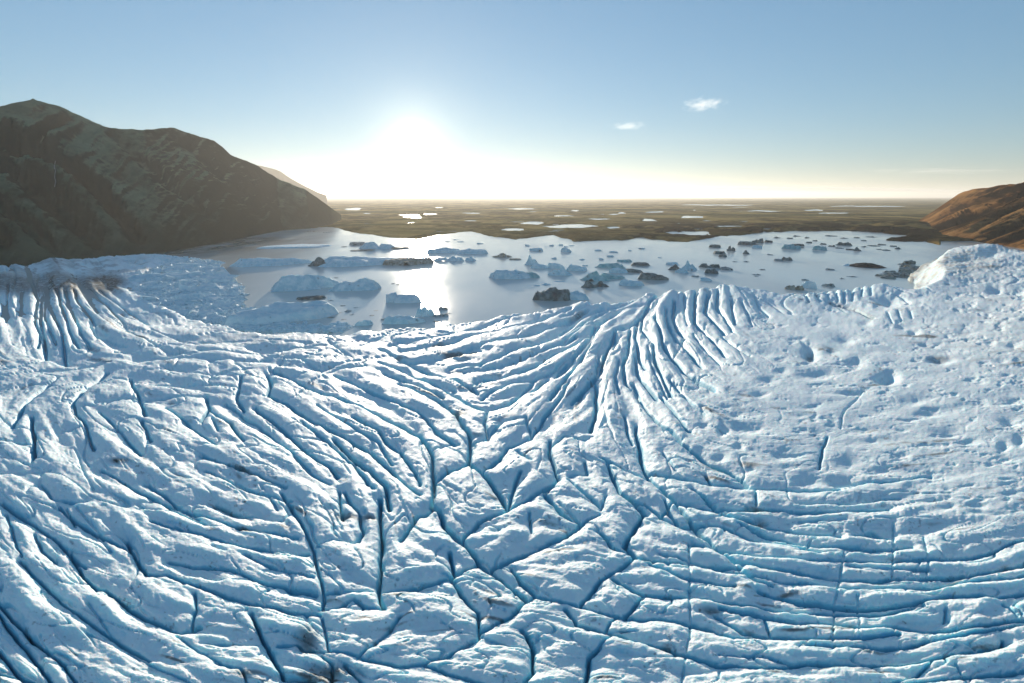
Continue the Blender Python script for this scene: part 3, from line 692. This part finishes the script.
# ------------------------------------------------------------------ icebergs
def berg_mesh(name, Wm, Hm, Dm, form, mat, seed):
    r = np.random.default_rng(seed)
    n = 44 if Wm > 35 else (26 if Wm > 14 else 14)
    m = max(10, int(n * .75))
    x, y = np.meshgrid(np.linspace(-.6, .6, n), np.linspace(.6, -.6, m))
    wx = x + .06 * fbm(x * 5 + seed % 97, y * 5, seed, 3); wy = y + .06 * fbm(x * 5 + 11, y * 5 + seed % 89, seed + 1, 3)
    H = np.full(x.shape, -9.0)

    def chunk(cx, cy, rx, ry, top, tilt, steep):
        a = r.random() * 6.28; k = r.integers(5, 8)
        hh = top * (1 + tilt[0] * (wx - cx) / rx + tilt[1] * (wy - cy) / ry)
        for i in range(k):
            an = a + i * 6.283 / k + r.normal() * .25
            dd = ((wx - cx) / rx) * math.cos(an) + ((wy - cy) / ry) * math.sin(an)
            st = steep * (.6 + 1.1 * r.random())
            hh = np.minimum(hh, top * st * (.86 + .14 * r.random() - dd) * 2)
        return hh
    if form == 'slab':
        H = np.maximum(H, chunk(0, 0, .5, .5, .75, (.15 * r.normal(), .2), 2.6))
        H = np.maximum(H, chunk(.2 * r.normal(), .1, .28, .3, 1.0, (.2, .2), 1.4))
    elif form == 'peak':
        H = np.maximum(H, chunk(0, 0, .5, .5, .55, (0, 0), .9))
        H = np.maximum(H, chunk(.12 * r.normal(), 0, .32, .35, 1.25, (.1, 0), .55))
    elif form == 'wedge':
        H = np.maximum(H, chunk(0, 0, .5, .5, .68, (-.45, .25), 2.4))
    elif form == 'twin':
        H = np.maximum(H, chunk(-.22, .05, .28, .4, 1.0, (.2, 0), .9)); H = np.maximum(H, chunk(.22, -.05, .28, .4, .7, (-.2, .1), 1.1))
    elif form == 'flat':
        H = np.maximum(H, chunk(0, 0, .5, .48, .8, (.1 * r.normal(), .1), 3.2))
    elif form == 'ragged':
        for i in range(6):
            H = np.maximum(H, chunk(r.uniform(-.3, .3), r.uniform(-.25, .25), r.uniform(.14, .26), r.uniform(.14, .28), r.uniform(.5, 1.05), (.3 * r.normal(), .3 * r.normal()), 1.0))
    H = H + .26 * ridged(x * 3.6 + seed % 50, y * 3.2, seed + 3, 4) * (H > -.2) + .05 * fbm(x * 12, y * 12, seed + 5, 2)
    Z = np.clip(H, -.35, None) * Hm
    keep = np.maximum.reduce([Z[:-1, :-1], Z[1:, :-1], Z[1:, 1:], Z[:-1, 1:]]) > -.3 * Hm
    return grid_mesh(name, x * Wm, y * Dm, Z, mat, keep, None, smooth=n > 40)


BERGS = [  # u, waterline v, width px, height px, form, tone, label
 (298, 248, 62, 3.6, 'flat', 'blue', 'long thin flat iceberg lying at the back of the lake near the mountain foot'),
 (271, 266, 58, 12, 'wedge', 'blue', 'grey blue wedge iceberg sloping down to its right, above the big jagged one'),
 (322, 266, 19, 9, 'peak', 'dark', 'small dark brown rocky iceberg touching the left end of a long icy slab'),
 (289, 292, 86, 21, 'ragged', 'blue', 'largest jagged blue iceberg, stepped to its right, at the edge of the brash ice'),
 (311, 300, 22, 5, 'flat', 'dark', 'low dark olive hump between the two biggest blue icebergs'),
 (284, 323, 96, 23, 'slab', 'white', 'broad blue slab iceberg split by dark cracks in front of the glacier edge'),
 (196, 268, 40, 6, 'ragged', 'blue', 'low ragged ice block between the mud water and the brash ice'),
 (200, 281, 44, 5.5, 'ragged', 'white', 'rough white ice block embedded in brash ice'),
 (166, 281, 60, 9, 'slab', 'blue', 'smooth blue dome of ice beside the dirty debris band'),
 (361, 266, 84, 13, 'wedge', 'blue', 'long pale icy slab tapering to its right in the middle of the lake glare'),
 (409, 265, 46, 9, 'flat', 'sand', 'sandy brown dirty iceberg right below the sun glare'),
 (378, 249, 28, 8, 'twin', 'blue', 'jagged grey iceberg pair behind the long icy slab'),
 (358, 245, 13, 4, 'flat', 'dirty', 'small flat grey floe left of the jagged grey pair'),
 (401, 249, 18, 2.5, 'flat', 'sand', 'thin sandy floe right of the jagged grey pair'),
 (364, 251, 19, 2, 'flat', 'sand', 'thin sandy floe just in front of the jagged grey pair'),
 (446, 253, 27, 6, 'slab', 'blue', 'grey slab iceberg just right of the sun reflection'),
 (442, 261, 14, 6, 'peak', 'blue', 'small grey iceberg in front of the slab right of the sun reflection'),
 (456, 261, 13, 6, 'twin', 'blue', 'little lumpy iceberg between two grey ones right of the sun reflection'),
 (354, 291, 39, 17, 'peak', 'blue', 'triangular iceberg with dark front alone in open water left of the glare'),
 (406, 303, 28, 11, 'slab', 'white', 'pale blocky iceberg standing in the lower glare path'),
 (422, 317, 24, 12, 'ragged', 'blue', 'craggy blue iceberg behind a wedge block by the glacier front'),
 (404, 324, 31, 12, 'wedge', 'blue', 'wedge block with sheer left face against the glacier front'),
 (364, 326, 19, 7, 'ragged', 'blue', 'broken cluster of blue ice close to the glacier front left of the wedge block'),
 (339, 326, 17, 5, 'flat', 'blue', 'low blue floe off the right end of the cracked slab'),
 (348, 312, 6, 4, 'peak', 'dirty', 'tiny grey ice lump above the broken blue cluster'),
 (443, 310, 8, 4, 'twin', 'dirty', 'tiny two pointed ice lump off the craggy blue iceberg'),
 (442, 317, 15, 4, 'ragged', 'dirty', 'small scattered looking floe right of the craggy blue iceberg'),
 (384, 320, 6, 2, 'flat', 'dirty', 'tiny dark floe left of the wedge block'),
 (472, 254, 27, 4.5, 'slab', 'blue', 'low grey slab iceberg right of its companion slab near the glare'),
 (470, 261, 9, 4.5, 'peak', 'blue', 'little pointed iceberg below the low grey slab'),
 (502, 257.5, 15, 4.5, 'peak', 'sand', 'brownish small iceberg with a thin tail floe on its right'),
 (515, 260, 11, 1.6, 'flat', 'sand', 'thin brown floe trailing the brownish small iceberg'),
 (509, 279, 36, 10, 'wedge', 'blue', 'large grey blue tabular iceberg in the centre of the lake'),
 (527, 278, 22, 7, 'wedge', 'teal', 'darker ice block leaning on the right end of the large tabular iceberg'),
 (532, 265, 12, 8, 'peak', 'blue', 'small iceberg with a sharp upright point'),
 (539, 268.5, 15, 5, 'wedge', 'blue', 'tilted iceberg at the right foot of the sharp pointed one'),
 (555, 268.5, 14, 5.5, 'wedge', 'blue', 'small blue berg just behind a larger humped one'),
 (560, 275.5, 18, 8, 'peak', 'blue', 'humped blue iceberg with dark waterline right of the centre tabular berg'),
 (577, 271, 17, 6, 'wedge', 'blue', 'mound shaped blue iceberg right of the humped one'),
 (552, 301, 33, 12, 'slab', 'dark', 'dark green black ice block just off the glacier front'),
 (574, 300, 27, 8, 'slab', 'blue', 'pale ice block between the dark block and the glacier front'),
 (537, 251, 11, 3, 'flat', 'blue', 'thin grey floe near the far grassy shore'),
 (566, 252, 9, 4.5, 'wedge', 'blue', 'small wedge berg in the far middle of the lake'),
 (595, 281, 26, 8, 'peak', 'teal', 'teal topped iceberg of the pair with dark feet'),
 (589, 288, 13, 6, 'peak', 'dark', 'dark foot block left below the teal topped iceberg'),
 (601, 287, 12, 5, 'peak', 'dark', 'dark foot block right below the teal topped iceberg'),
 (610, 279, 21, 5.5, 'wedge', 'teal', 'teal berg sloping right behind the pair with dark feet'),
 (632, 286, 19, 5.5, 'slab', 'blue', 'pale blue floe nearest the glacier in the teal cluster'),
 (652, 280, 23, 7.5, 'wedge', 'dark', 'dark teal iceberg at the right of the teal cluster'),
 (640, 266, 17, 3.6, 'flat', 'dark', 'olive dark floe at the upper right of the teal cluster'),
 (625, 262, 13, 2.6, 'flat', 'teal', 'thin greenish floe at the top of the teal cluster'),
 (610, 268, 24, 4.6, 'slab', 'teal', 'long teal slab in the upper teal cluster'),
 (618, 273, 16, 4.6, 'slab', 'blue', 'pale teal block in the middle of the teal cluster'),
 (633, 272.5, 17, 4, 'wedge', 'dark', 'dark olive wedge in the middle right of the teal cluster'),
 (672, 265, 11, 2.8, 'flat', 'blue', 'thin floe at the upper left of the blue cluster'),
 (675, 270, 10, 5, 'peak', 'dark', 'dark berg at the left of the blue cluster'),
 (682, 273, 10, 7, 'peak', 'blue', 'rounded blue berg at the front of the blue cluster'),
 (690, 270, 12, 8, 'peak', 'blue', 'tallest blue berg in the blue cluster'),
 (709, 268, 19, 3.8, 'ragged', 'dark', 'broken dark floe right of the blue cluster'),
 (713, 274, 14, 4.2, 'ragged', 'dark', 'broken dark floe in front of the other one right of the blue cluster'),
 (726, 270, 11, 3.2, 'wedge', 'dirty', 'grey floe at the right end of the dark broken floes'),
 (705, 281, 10, 3.4, 'wedge', 'blue', 'lone small blue berg below the dark broken floes'),
 (715, 247.5, 10, 2.8, 'flat', 'dark', 'small dark floe near the dark far shore'),
 (719, 254, 9, 3, 'flat', 'dark', 'small dark floe below a two lump berg'),
 (731, 251, 7, 4.5, 'twin', 'dark', 'two lump dark berg right of small dark floes'),
 (723, 257, 7, 2.6, 'flat', 'dark', 'little dark floe lowest of the small far cluster'),
 (746, 254, 6, 3.2, 'peak', 'dark', 'little dark lump alone below the long dark floe'),
 (747, 245, 16, 3.4, 'flat', 'dark', 'long dark floe beneath the dark moraine shore'),
 (758, 243, 11, 4, 'ragged', 'dark', 'ragged dark berg at the right end of the long dark floe'),
 (757, 248, 8, 2.8, 'flat', 'blue', 'pale floe just in front of the ragged dark berg'),
 (768, 242.5, 6, 2.2, 'flat', 'dark', 'tiny dark floe right of the ragged dark berg'),
 (790, 249, 14, 4.2, 'slab', 'teal', 'teal tabular berg in the right part of the lake'),
 (798, 246, 10, 2.2, 'flat', 'dark', 'thin dark floe behind the teal tabular berg'),
 (820, 250, 11, 3.6, 'slab', 'teal', 'small teal berg right of the teal tabular berg'),
 (844, 245.5, 13, 3, 'ragged', 'dark', 'broken dark floe among the far right ice specks'),
 (857, 251, 6, 4.2, 'peak', 'dark', 'dark pointed speck berg above the black islet'),
 (778, 261, 7, 2.2, 'flat', 'dirty', 'left small floe of a grey pair in open water at right'),
 (786, 260.5, 10, 3.2, 'ragged', 'dark', 'right darker floe of a grey pair in open water at right'),
 (794, 290, 16, 5, 'ragged', 'sand', 'pale sandy ice lump against the glacier front at right'),
 (807, 288, 16, 6, 'ragged', 'white', 'white ice lump against the glacier front at right'),
 (829, 286.5, 11, 3, 'ragged', 'dirty', 'grey ice lump right of the white one at the glacier front'),
]
SPECKS = [  # groups of small repeats
 ('ice specks along the far dark shore', 'tiny dark ice speck floating near the dark far shore', 'dirty',
  [(777, 238, 6, 1.6), (790, 238.6, 5, 1.6), (797, 236.4, 5, 1.4), (807, 238, 4, 1.8), (831, 236.2, 9, 1.5), (844, 238.5, 6, 1.4), (857, 238, 5, 1.5), (870, 237.2, 8, 1.4), (809, 243, 5, 2), (823, 244.5, 5, 2.4), (832, 246.6, 5, 2.6),
   (850, 250, 7, 2), (873, 246, 9, 1.8), (882, 245, 6, 1.6), (898, 249, 5, 3), (893, 246.5, 5, 1.6), (864, 247, 5, 1.5), (840, 248.5, 6, 1.7), (815, 241, 4, 1.4), (864, 241, 4, 1.4), (802, 248, 4, 1.4), (886, 250.5, 7, 1.4), (879, 249.5, 4, 1.3)]),
 ('ice specks in the right lake', 'small grey ice speck alone in open blue grey water', 'dirty',
  [(830, 270, 7, 2.8), (842, 279, 4, 2.2), (852, 277, 9, 1.6), (762, 270, 5, 1.8), (756, 275, 6, 1.8), (805, 280.5, 6, 2), (746, 262, 5, 1.6), (756, 276.5, 4, 1.5), (695, 277, 6, 2.4), (770, 255, 5, 1.4), (735, 262, 4, 1.2)]),
 ('ice specks in the middle lake', 'small blue grey ice speck in the bright middle lake', 'blue',
  [(480, 244, 6, 2), (527, 246, 4, 2.4), (554, 259, 5, 2.4), (582, 260, 5, 2.4), (546, 285, 8, 2.8), (537, 286, 5, 1.6), (559, 282, 10, 1.6), (585, 266, 4, 1.8), (552, 246, 4, 2), (561, 245.5, 4, 2), (598, 251, 7, 2), (613, 252.5, 7, 2.2),
   (610, 257, 6, 2.6), (601, 260, 4, 3), (641, 249, 5, 2), (630, 251, 3, 1.6), (566, 247, 4, 1.4), (590, 274, 4, 1.4), (447, 242, 7, 1.4), (461, 242, 6, 1.4), (456, 240, 6, 1.2), (660, 258, 4, 1.2), (572, 246, 4, 1.3)]),
 ('ice specks by the left glacier front', 'tiny dirty ice speck off the left glacier front', 'dirty',
  [(312, 231.5, 9, 1.6), (327, 232.8, 7, 1.3), (331, 301, 5, 1.6), (393, 284, 3, 1.4), (398, 285, 3, 1.2), (343, 306, 4, 1.4), (352, 315, 5, 1.6), (376, 311, 4, 1.4), (423, 299.5, 5, 1.4), (436, 322, 6, 2), (448, 314, 5, 1.6), (372, 316, 4, 1.4), (331, 318, 6, 1.8),
   (344, 320, 5, 1.6), (356, 308, 4, 1.2), (340, 313, 3, 1.2), (415, 288, 4, 1.2), (336, 278, 4, 1.2), (344, 247, 5, 1.3)]),
 ('flat slabs jammed in the left brash ice', 'pale flat ice slab jammed in the brash ice at left', 'white',
  [(150, 263, 24, 3.5), (182, 262, 18, 3), (176, 271, 26, 4), (212, 273, 20, 4), (222, 284, 22, 4.5), (205, 292, 26, 5), (232, 297, 18, 4), (190, 301, 22, 5), (225, 308, 28, 5), (248, 314, 20, 4), (160, 290, 20, 4), (210, 316, 22, 4)]),
 ('dirty blocks crowding the right ice margin', 'dirty ice block in the jam at the right glacier margin', 'dirty', []),
]
r_ = random.Random(3)
for k in range(30):
    s = r_.random(); SPECKS[-1][3].append((884 + 36 * s + r_.uniform(-5, 5), 279.5 - 20 * s * r_.random() - r_.uniform(0, 3), r_.uniform(5, 12), r_.uniform(2.2, 5)))


def place_berg(name, u, v, w, hgt, form, tone, seed, z=0.0):
    X, Y, t = at_level(u, v, 0.0)
    px = float(t) / FPX
    dep = math.atan2(HC, math.hypot(X, Y))
    W = w * px; Dm = min(W * .95, max(W * .5, 6)) if form != 'flat' else W * .6
    # the seen height is the front face plus the foreshortened top
    Hm = max(hgt * px - .6 * Dm * math.sin(dep), hgt * px * .38)
    if u < 470: Hm *= .74
    o = berg_mesh(name, W * 1.16, Hm, Dm, form, TONE[tone], seed)
    back = Dm * .45
    dirx, diry = X / math.hypot(X, Y), Y / math.hypot(X, Y)
    o.location = (X + dirx * back, Y + diry * back, z)
    o.rotation_euler = (0, 0, -math.atan2(X, Y) + r_.uniform(-.12, .12))
    return o


for i, (u, v, w, hgt, form, tone, lab) in enumerate(BERGS):
    o = place_berg('iceberg', u, v, w, hgt, form, tone, 1000 + 17 * i)
    tag(o, lab, 'iceberg', 'icebergs floating on the glacial lake')
for grp, lab, tone, items in SPECKS:
    for i, (u, v, w, hgt) in enumerate(items):
        tn = tone; r_.random()
        if 'dark' in lab: tn = 'dark'
        if 'dirty' in lab: tn = r_.choice(['dirty', 'dark', 'dirty', 'sand'])
        o = place_berg('ice_floe', u, v, w, hgt * (1.9 if 'jammed' in lab else .62), r_.choice(['flat', 'slab', 'wedge', 'peak']), tn, 3000 + 13 * i + len(grp))
        tag(o, lab, 'ice floe', grp)

# black gravel islet with a rim of stranded ice
X, Y, t = at_level(870.5, 267.4)
isl = bpy.data.objects.new('gravel_islet', None); COL.objects.link(isl); isl.location = (X, Y + 12, 0)
isl.rotation_euler = (0, 0, -math.atan2(X, Y))
tag(isl, 'black gravel islet in the right part of the lake, pale ice at its left edge', 'islet')
xg, yg = np.meshgrid(np.linspace(-1.15, 1.15, 70), np.linspace(1.15, -1.15, 40))
rr = np.hypot(xg, yg) + .10 * fbm(xg * 3, yg * 3, 77, 4)
px = float(t) / FPX
zg = (1 - rr ** 1.6) * 3.6 * px * (1 + .3 * fbm(xg * 4, yg * 4, 78, 4)) + .35 * fbm(xg * 14, yg * 14, 79, 3)
mound = grid_mesh('mound', xg * 17 * px, yg * 22, np.maximum(zg, -2), mat_berg('black_gravel', (.022, .018, .016), (.05, .042, .036), .3, (.015, .013, .012)))
mound.parent = isl
xr, yr = np.meshgrid(np.linspace(-.6, .6, 30), np.linspace(.6, -.6, 20))
zr = (.5 - np.hypot(xr, yr)) * 3.2 * px * (1 + .5 * fbm(xr * 6, yr * 6, 81, 4))
rim = grid_mesh('ice_rim', xr * 9 * px, yr * 16, np.maximum(zr, -1), TONE['white'], smooth=False)
rim.parent = isl; rim.location = (-16.2 * px, -3, 0)

# brash: crushed ice too fine to count, one object
BR = [(128, 262), (165, 257), (216, 262), (222, 276), (242, 290), (240, 306), (262, 322), (330, 328), (352, 326), (338, 332), (250, 331), (190, 320), (148, 304), (134, 284)]
bu = rng.uniform(125, 355, 110000); bv = rng.uniform(256, 333, 110000)
ok = inside(BR, bu + rng.normal(0, 2.5, bu.size), bv + rng.normal(0, 1, bu.size)); bu, bv = bu[ok][:24000], bv[ok][:24000]
bx, by, bt = at_level(bu, bv)
nb = len(bu); sz = bt / FPX * np.exp(rng.normal(.0, .6, nb)) * .85
bm_v = []; bm_f = []
cube = np.array([(-1, -1, -.5), (1, -1, -.5), (1, 1, -.5), (-1, 1, -.5), (-.7, -.6, 1), (.7, -.7, 1), (.6, .7, 1), (-.7, .6, 1)], float)
fc = np.array([(0, 1, 5, 4), (1, 2, 6, 5), (2, 3, 7, 6), (3, 0, 4, 7), (4, 5, 6, 7)])
an = rng.uniform(0, 6.28, nb)
v = cube[None] * (1 + .5 * rng.standard_normal((nb, 8, 3))) * sz[:, None, None] * np.array([1, 1.6, .6]) * .8
ca, sa = np.cos(an)[:, None], np.sin(an)[:, None]
vx = v[..., 0] * ca - v[..., 1] * sa + bx[:, None]; vy = v[..., 0] * sa + v[..., 1] * ca + by[:, None]; vz = v[..., 2] + .1
co = np.stack([vx, vy, vz], -1).reshape(-1, 3); fa = (fc[None] + 8 * np.arange(nb)[:, None, None]).reshape(-1, 4)
me = bpy.data.meshes.new('brash_ice'); me.from_pydata(co.tolist(), [], fa.tolist()); me.materials.append(TONE['white']); me.update()
br = bpy.data.objects.new('brash_ice', me); COL.objects.link(br)
tag(br, 'crushed white brash ice packed against the left glacier front', kind='stuff')

# ------------------------------------------------------------------ clouds, haze, sky
def cloud(u, v, dist, w, hgt, dp, dens, label, seed, aniso=.6):
    dx, dy, dz = [float(a) for a in ray(u, v)]
    bm = bmesh.new(); bmesh.ops.create_icosphere(bm, subdivisions=3, radius=1)
    me = bpy.data.meshes.new('cloud'); bm.to_mesh(me); bm.free()
    o = bpy.data.objects.new('cloud', me); COL.objects.link(o)
    o.location = (dx * dist, dy * dist, HC + dz * dist); px = dist / FPX
    o.scale = (w * px, dp, hgt * px)
    m = bpy.data.materials.new('cloud_vapour'); m.use_nodes = True; t = m.node_tree; t.nodes.clear()
    out = t.nodes.new('ShaderNodeOutputMaterial'); pv = t.nodes.new('ShaderNodeVolumePrincipled')
    tc = t.nodes.new('ShaderNodeTexCoord'); mp = t.nodes.new('ShaderNodeMapping'); mp.inputs['Scale'].default_value = (2.2, 1, 1.6); mp.inputs['Location'].default_value = (seed, 0, 0)
    nz = t.nodes.new('ShaderNodeTexNoise'); nz.inputs['Scale'].default_value = 1.6; nz.inputs['Detail'].default_value = 7; nz.inputs['Roughness'].default_value = .65
    ln = t.nodes.new('ShaderNodeVectorMath'); ln.operation = 'LENGTH'
    t.links.new(tc.outputs['Object'], mp.inputs[0]); t.links.new(mp.outputs[0], nz.inputs[0]); t.links.new(tc.outputs['Object'], ln.inputs[0])
    a = t.nodes.new('ShaderNodeMath'); a.operation = 'SUBTRACT'; t.links.new(nz.outputs['Fac'], a.inputs[0])
    b = t.nodes.new('ShaderNodeMath'); b.operation = 'MULTIPLY'; t.links.new(ln.outputs['Value'], b.inputs[0]); b.inputs[1].default_value = .42; t.links.new(b.outputs[0], a.inputs[1])
    c = t.nodes.new('ShaderNodeMapRange'); t.links.new(a.outputs[0], c.inputs[0]); c.inputs[1].default_value = .2 if aniso > 0 else .0; c.inputs[2].default_value = .45 if aniso > 0 else .2; c.inputs[4].default_value = dens
    t.links.new(c.outputs[0], pv.inputs['Density']); pv.inputs['Color'].default_value = (.98, .97, .96, 1); pv.inputs['Anisotropy'].default_value = aniso
    t.links.new(pv.outputs[0], out.inputs['Volume']); me.materials.append(m)
    return tag(o, label, 'cloud', 'thin clouds in the clear sky')


cloud(704, 104, 9000, 25, 8, 400, .0010, 'small white wispy cloud high in the blue sky', 0)
cloud(628, 126, 11000, 22, 5, 500, .0004, 'fainter thin cloud lower and nearer to the sun', 4)

cloud(335, 163, 30000, 80, 2.6, 2500, .00035, 'long thin cloud streak left of the sun above the mountain shoulder', 9)
cloud(945, 171, 30000, 95, 4.0, 2500, .00010, 'faint flat cloud veil low over the rusty hill', 13)
cloud(640, 190.5, 95000, 330, 4.0, 9000, .0004, 'grey cloud bank lying along the horizon', 17, -.1)

bm = bmesh.new(); bmesh.ops.create_cube(bm, size=2.0)
me = bpy.data.meshes.new('haze'); bm.to_mesh(me); bm.free()
hz_o = bpy.data.objects.new('haze', me); COL.objects.link(hz_o)
hz_o.scale = (120000, 90000, 1); hz_o.location = (0, 20000, 0)
HZ0 = -6.0
HZ1 = max(float((np.array(bpy.data.objects[n].bound_box)[:, 2]).max()) for n in ('mountain', 'hill', 'headland')) + 12
print('HZ1', HZ1)
hz_o.location.z = (HZ0 + HZ1) / 2; hz_o.scale.z = (HZ1 - HZ0) / 2
m = bpy.data.materials.new('haze_air'); m.use_nodes = True; t = m.node_tree; t.nodes.clear()
out = t.nodes.new('ShaderNodeOutputMaterial'); pv = t.nodes.new('ShaderNodeVolumePrincipled')
pv.inputs['Color'].default_value = (.97, .95, .90, 1); pv.inputs['Density'].default_value = 2.6e-5; pv.inputs['Anisotropy'].default_value = .48
t.links.new(pv.outputs[0], out.inputs['Volume']); me.materials.append(m)
tag(hz_o, 'thin warm haze over the lake and the plain', kind='stuff')

w = bpy.data.worlds.new('World'); sc.world = w; w.use_nodes = True
t = w.node_tree; bg = t.nodes['Background']
sky = t.nodes.new('ShaderNodeTexSky'); sky.sky_type = 'NISHITA'; sky.sun_disc = False
sky.sun_elevation = SUN_EL; sky.sun_rotation = SUN_AZ
sky.altitude = 100; sky.air_density = 1.0; sky.dust_density = 0; sky.ozone_density = 5.0
gm = t.nodes.new('ShaderNodeGamma'); gm.inputs[1].default_value = SKY_G; t.links.new(sky.outputs[0], gm.inputs[0])
# the sun's aureole in the thin air
tc = t.nodes.new('ShaderNodeTexCoord'); dt = t.nodes.new('ShaderNodeVectorMath'); dt.operation = 'DOT_PRODUCT'
t.links.new(tc.outputs['Generated'], dt.inputs[0])
dt.inputs[1].default_value = (math.sin(SUN_AZ) * math.cos(SUN_EL), math.cos(SUN_AZ) * math.cos(SUN_EL), math.sin(SUN_EL))
last = gm.outputs[0]
for amp, wid, colr in ((2.4, .0003, (1, .93, .74)), (1.2, .0022, (1, .87, .58)), (.38, .016, (1, .80, .46))):
    e1 = t.nodes.new('ShaderNodeMath'); e1.operation = 'SUBTRACT'; t.links.new(dt.outputs['Value'], e1.inputs[0]); e1.inputs[1].default_value = 1.0
    e2 = t.nodes.new('ShaderNodeMath'); e2.operation = 'DIVIDE'; t.links.new(e1.outputs[0], e2.inputs[0]); e2.inputs[1].default_value = wid
    e3 = t.nodes.new('ShaderNodeMath'); e3.operation = 'EXPONENT'; t.links.new(e2.outputs[0], e3.inputs[0])
    e4 = t.nodes.new('ShaderNodeVectorMath'); e4.operation = 'SCALE'; e4.inputs[0].default_value = tuple(amp * q for q in colr); t.links.new(e3.outputs[0], e4.inputs['Scale'])
    ad = t.nodes.new('ShaderNodeVectorMath'); ad.operation = 'ADD'; t.links.new(last, ad.inputs[0]); t.links.new(e4.outputs[0], ad.inputs[1]); last = ad.outputs[0]
t.links.new(last, bg.inputs[0]); bg.inputs[1].default_value = .15

sd = Vector((math.sin(SUN_AZ) * math.cos(SUN_EL), math.cos(SUN_AZ) * math.cos(SUN_EL), math.sin(SUN_EL)))
L = bpy.data.lights.new('sun', 'SUN'); L.energy = 3.7; L.angle = math.radians(.5); L.color = (1, .87, .70)
lo = bpy.data.objects.new('sun', L); COL.objects.link(lo); lo.rotation_euler = sd.to_track_quat('Z', 'Y').to_euler()

cam = bpy.data.cameras.new('camera'); cam.sensor_width = 36; cam.lens = 18.0; cam.clip_start = 1; cam.clip_end = 300000
co_ = bpy.data.objects.new('camera', cam); COL.objects.link(co_); co_.location = (0, 0, HC)
co_.rotation_euler = (math.pi / 2 - PITCH, 0, 0); sc.camera = co_

sc.view_settings.view_transform = 'Standard'; sc.view_settings.look = 'None'; sc.view_settings.gamma = 1
sc.view_settings.use_curve_mapping = False; sc.view_settings.exposure = 1.08
sc.cycles.use_denoising = True; sc.cycles.volume_bounces = 1; sc.cycles.max_bounces = 6
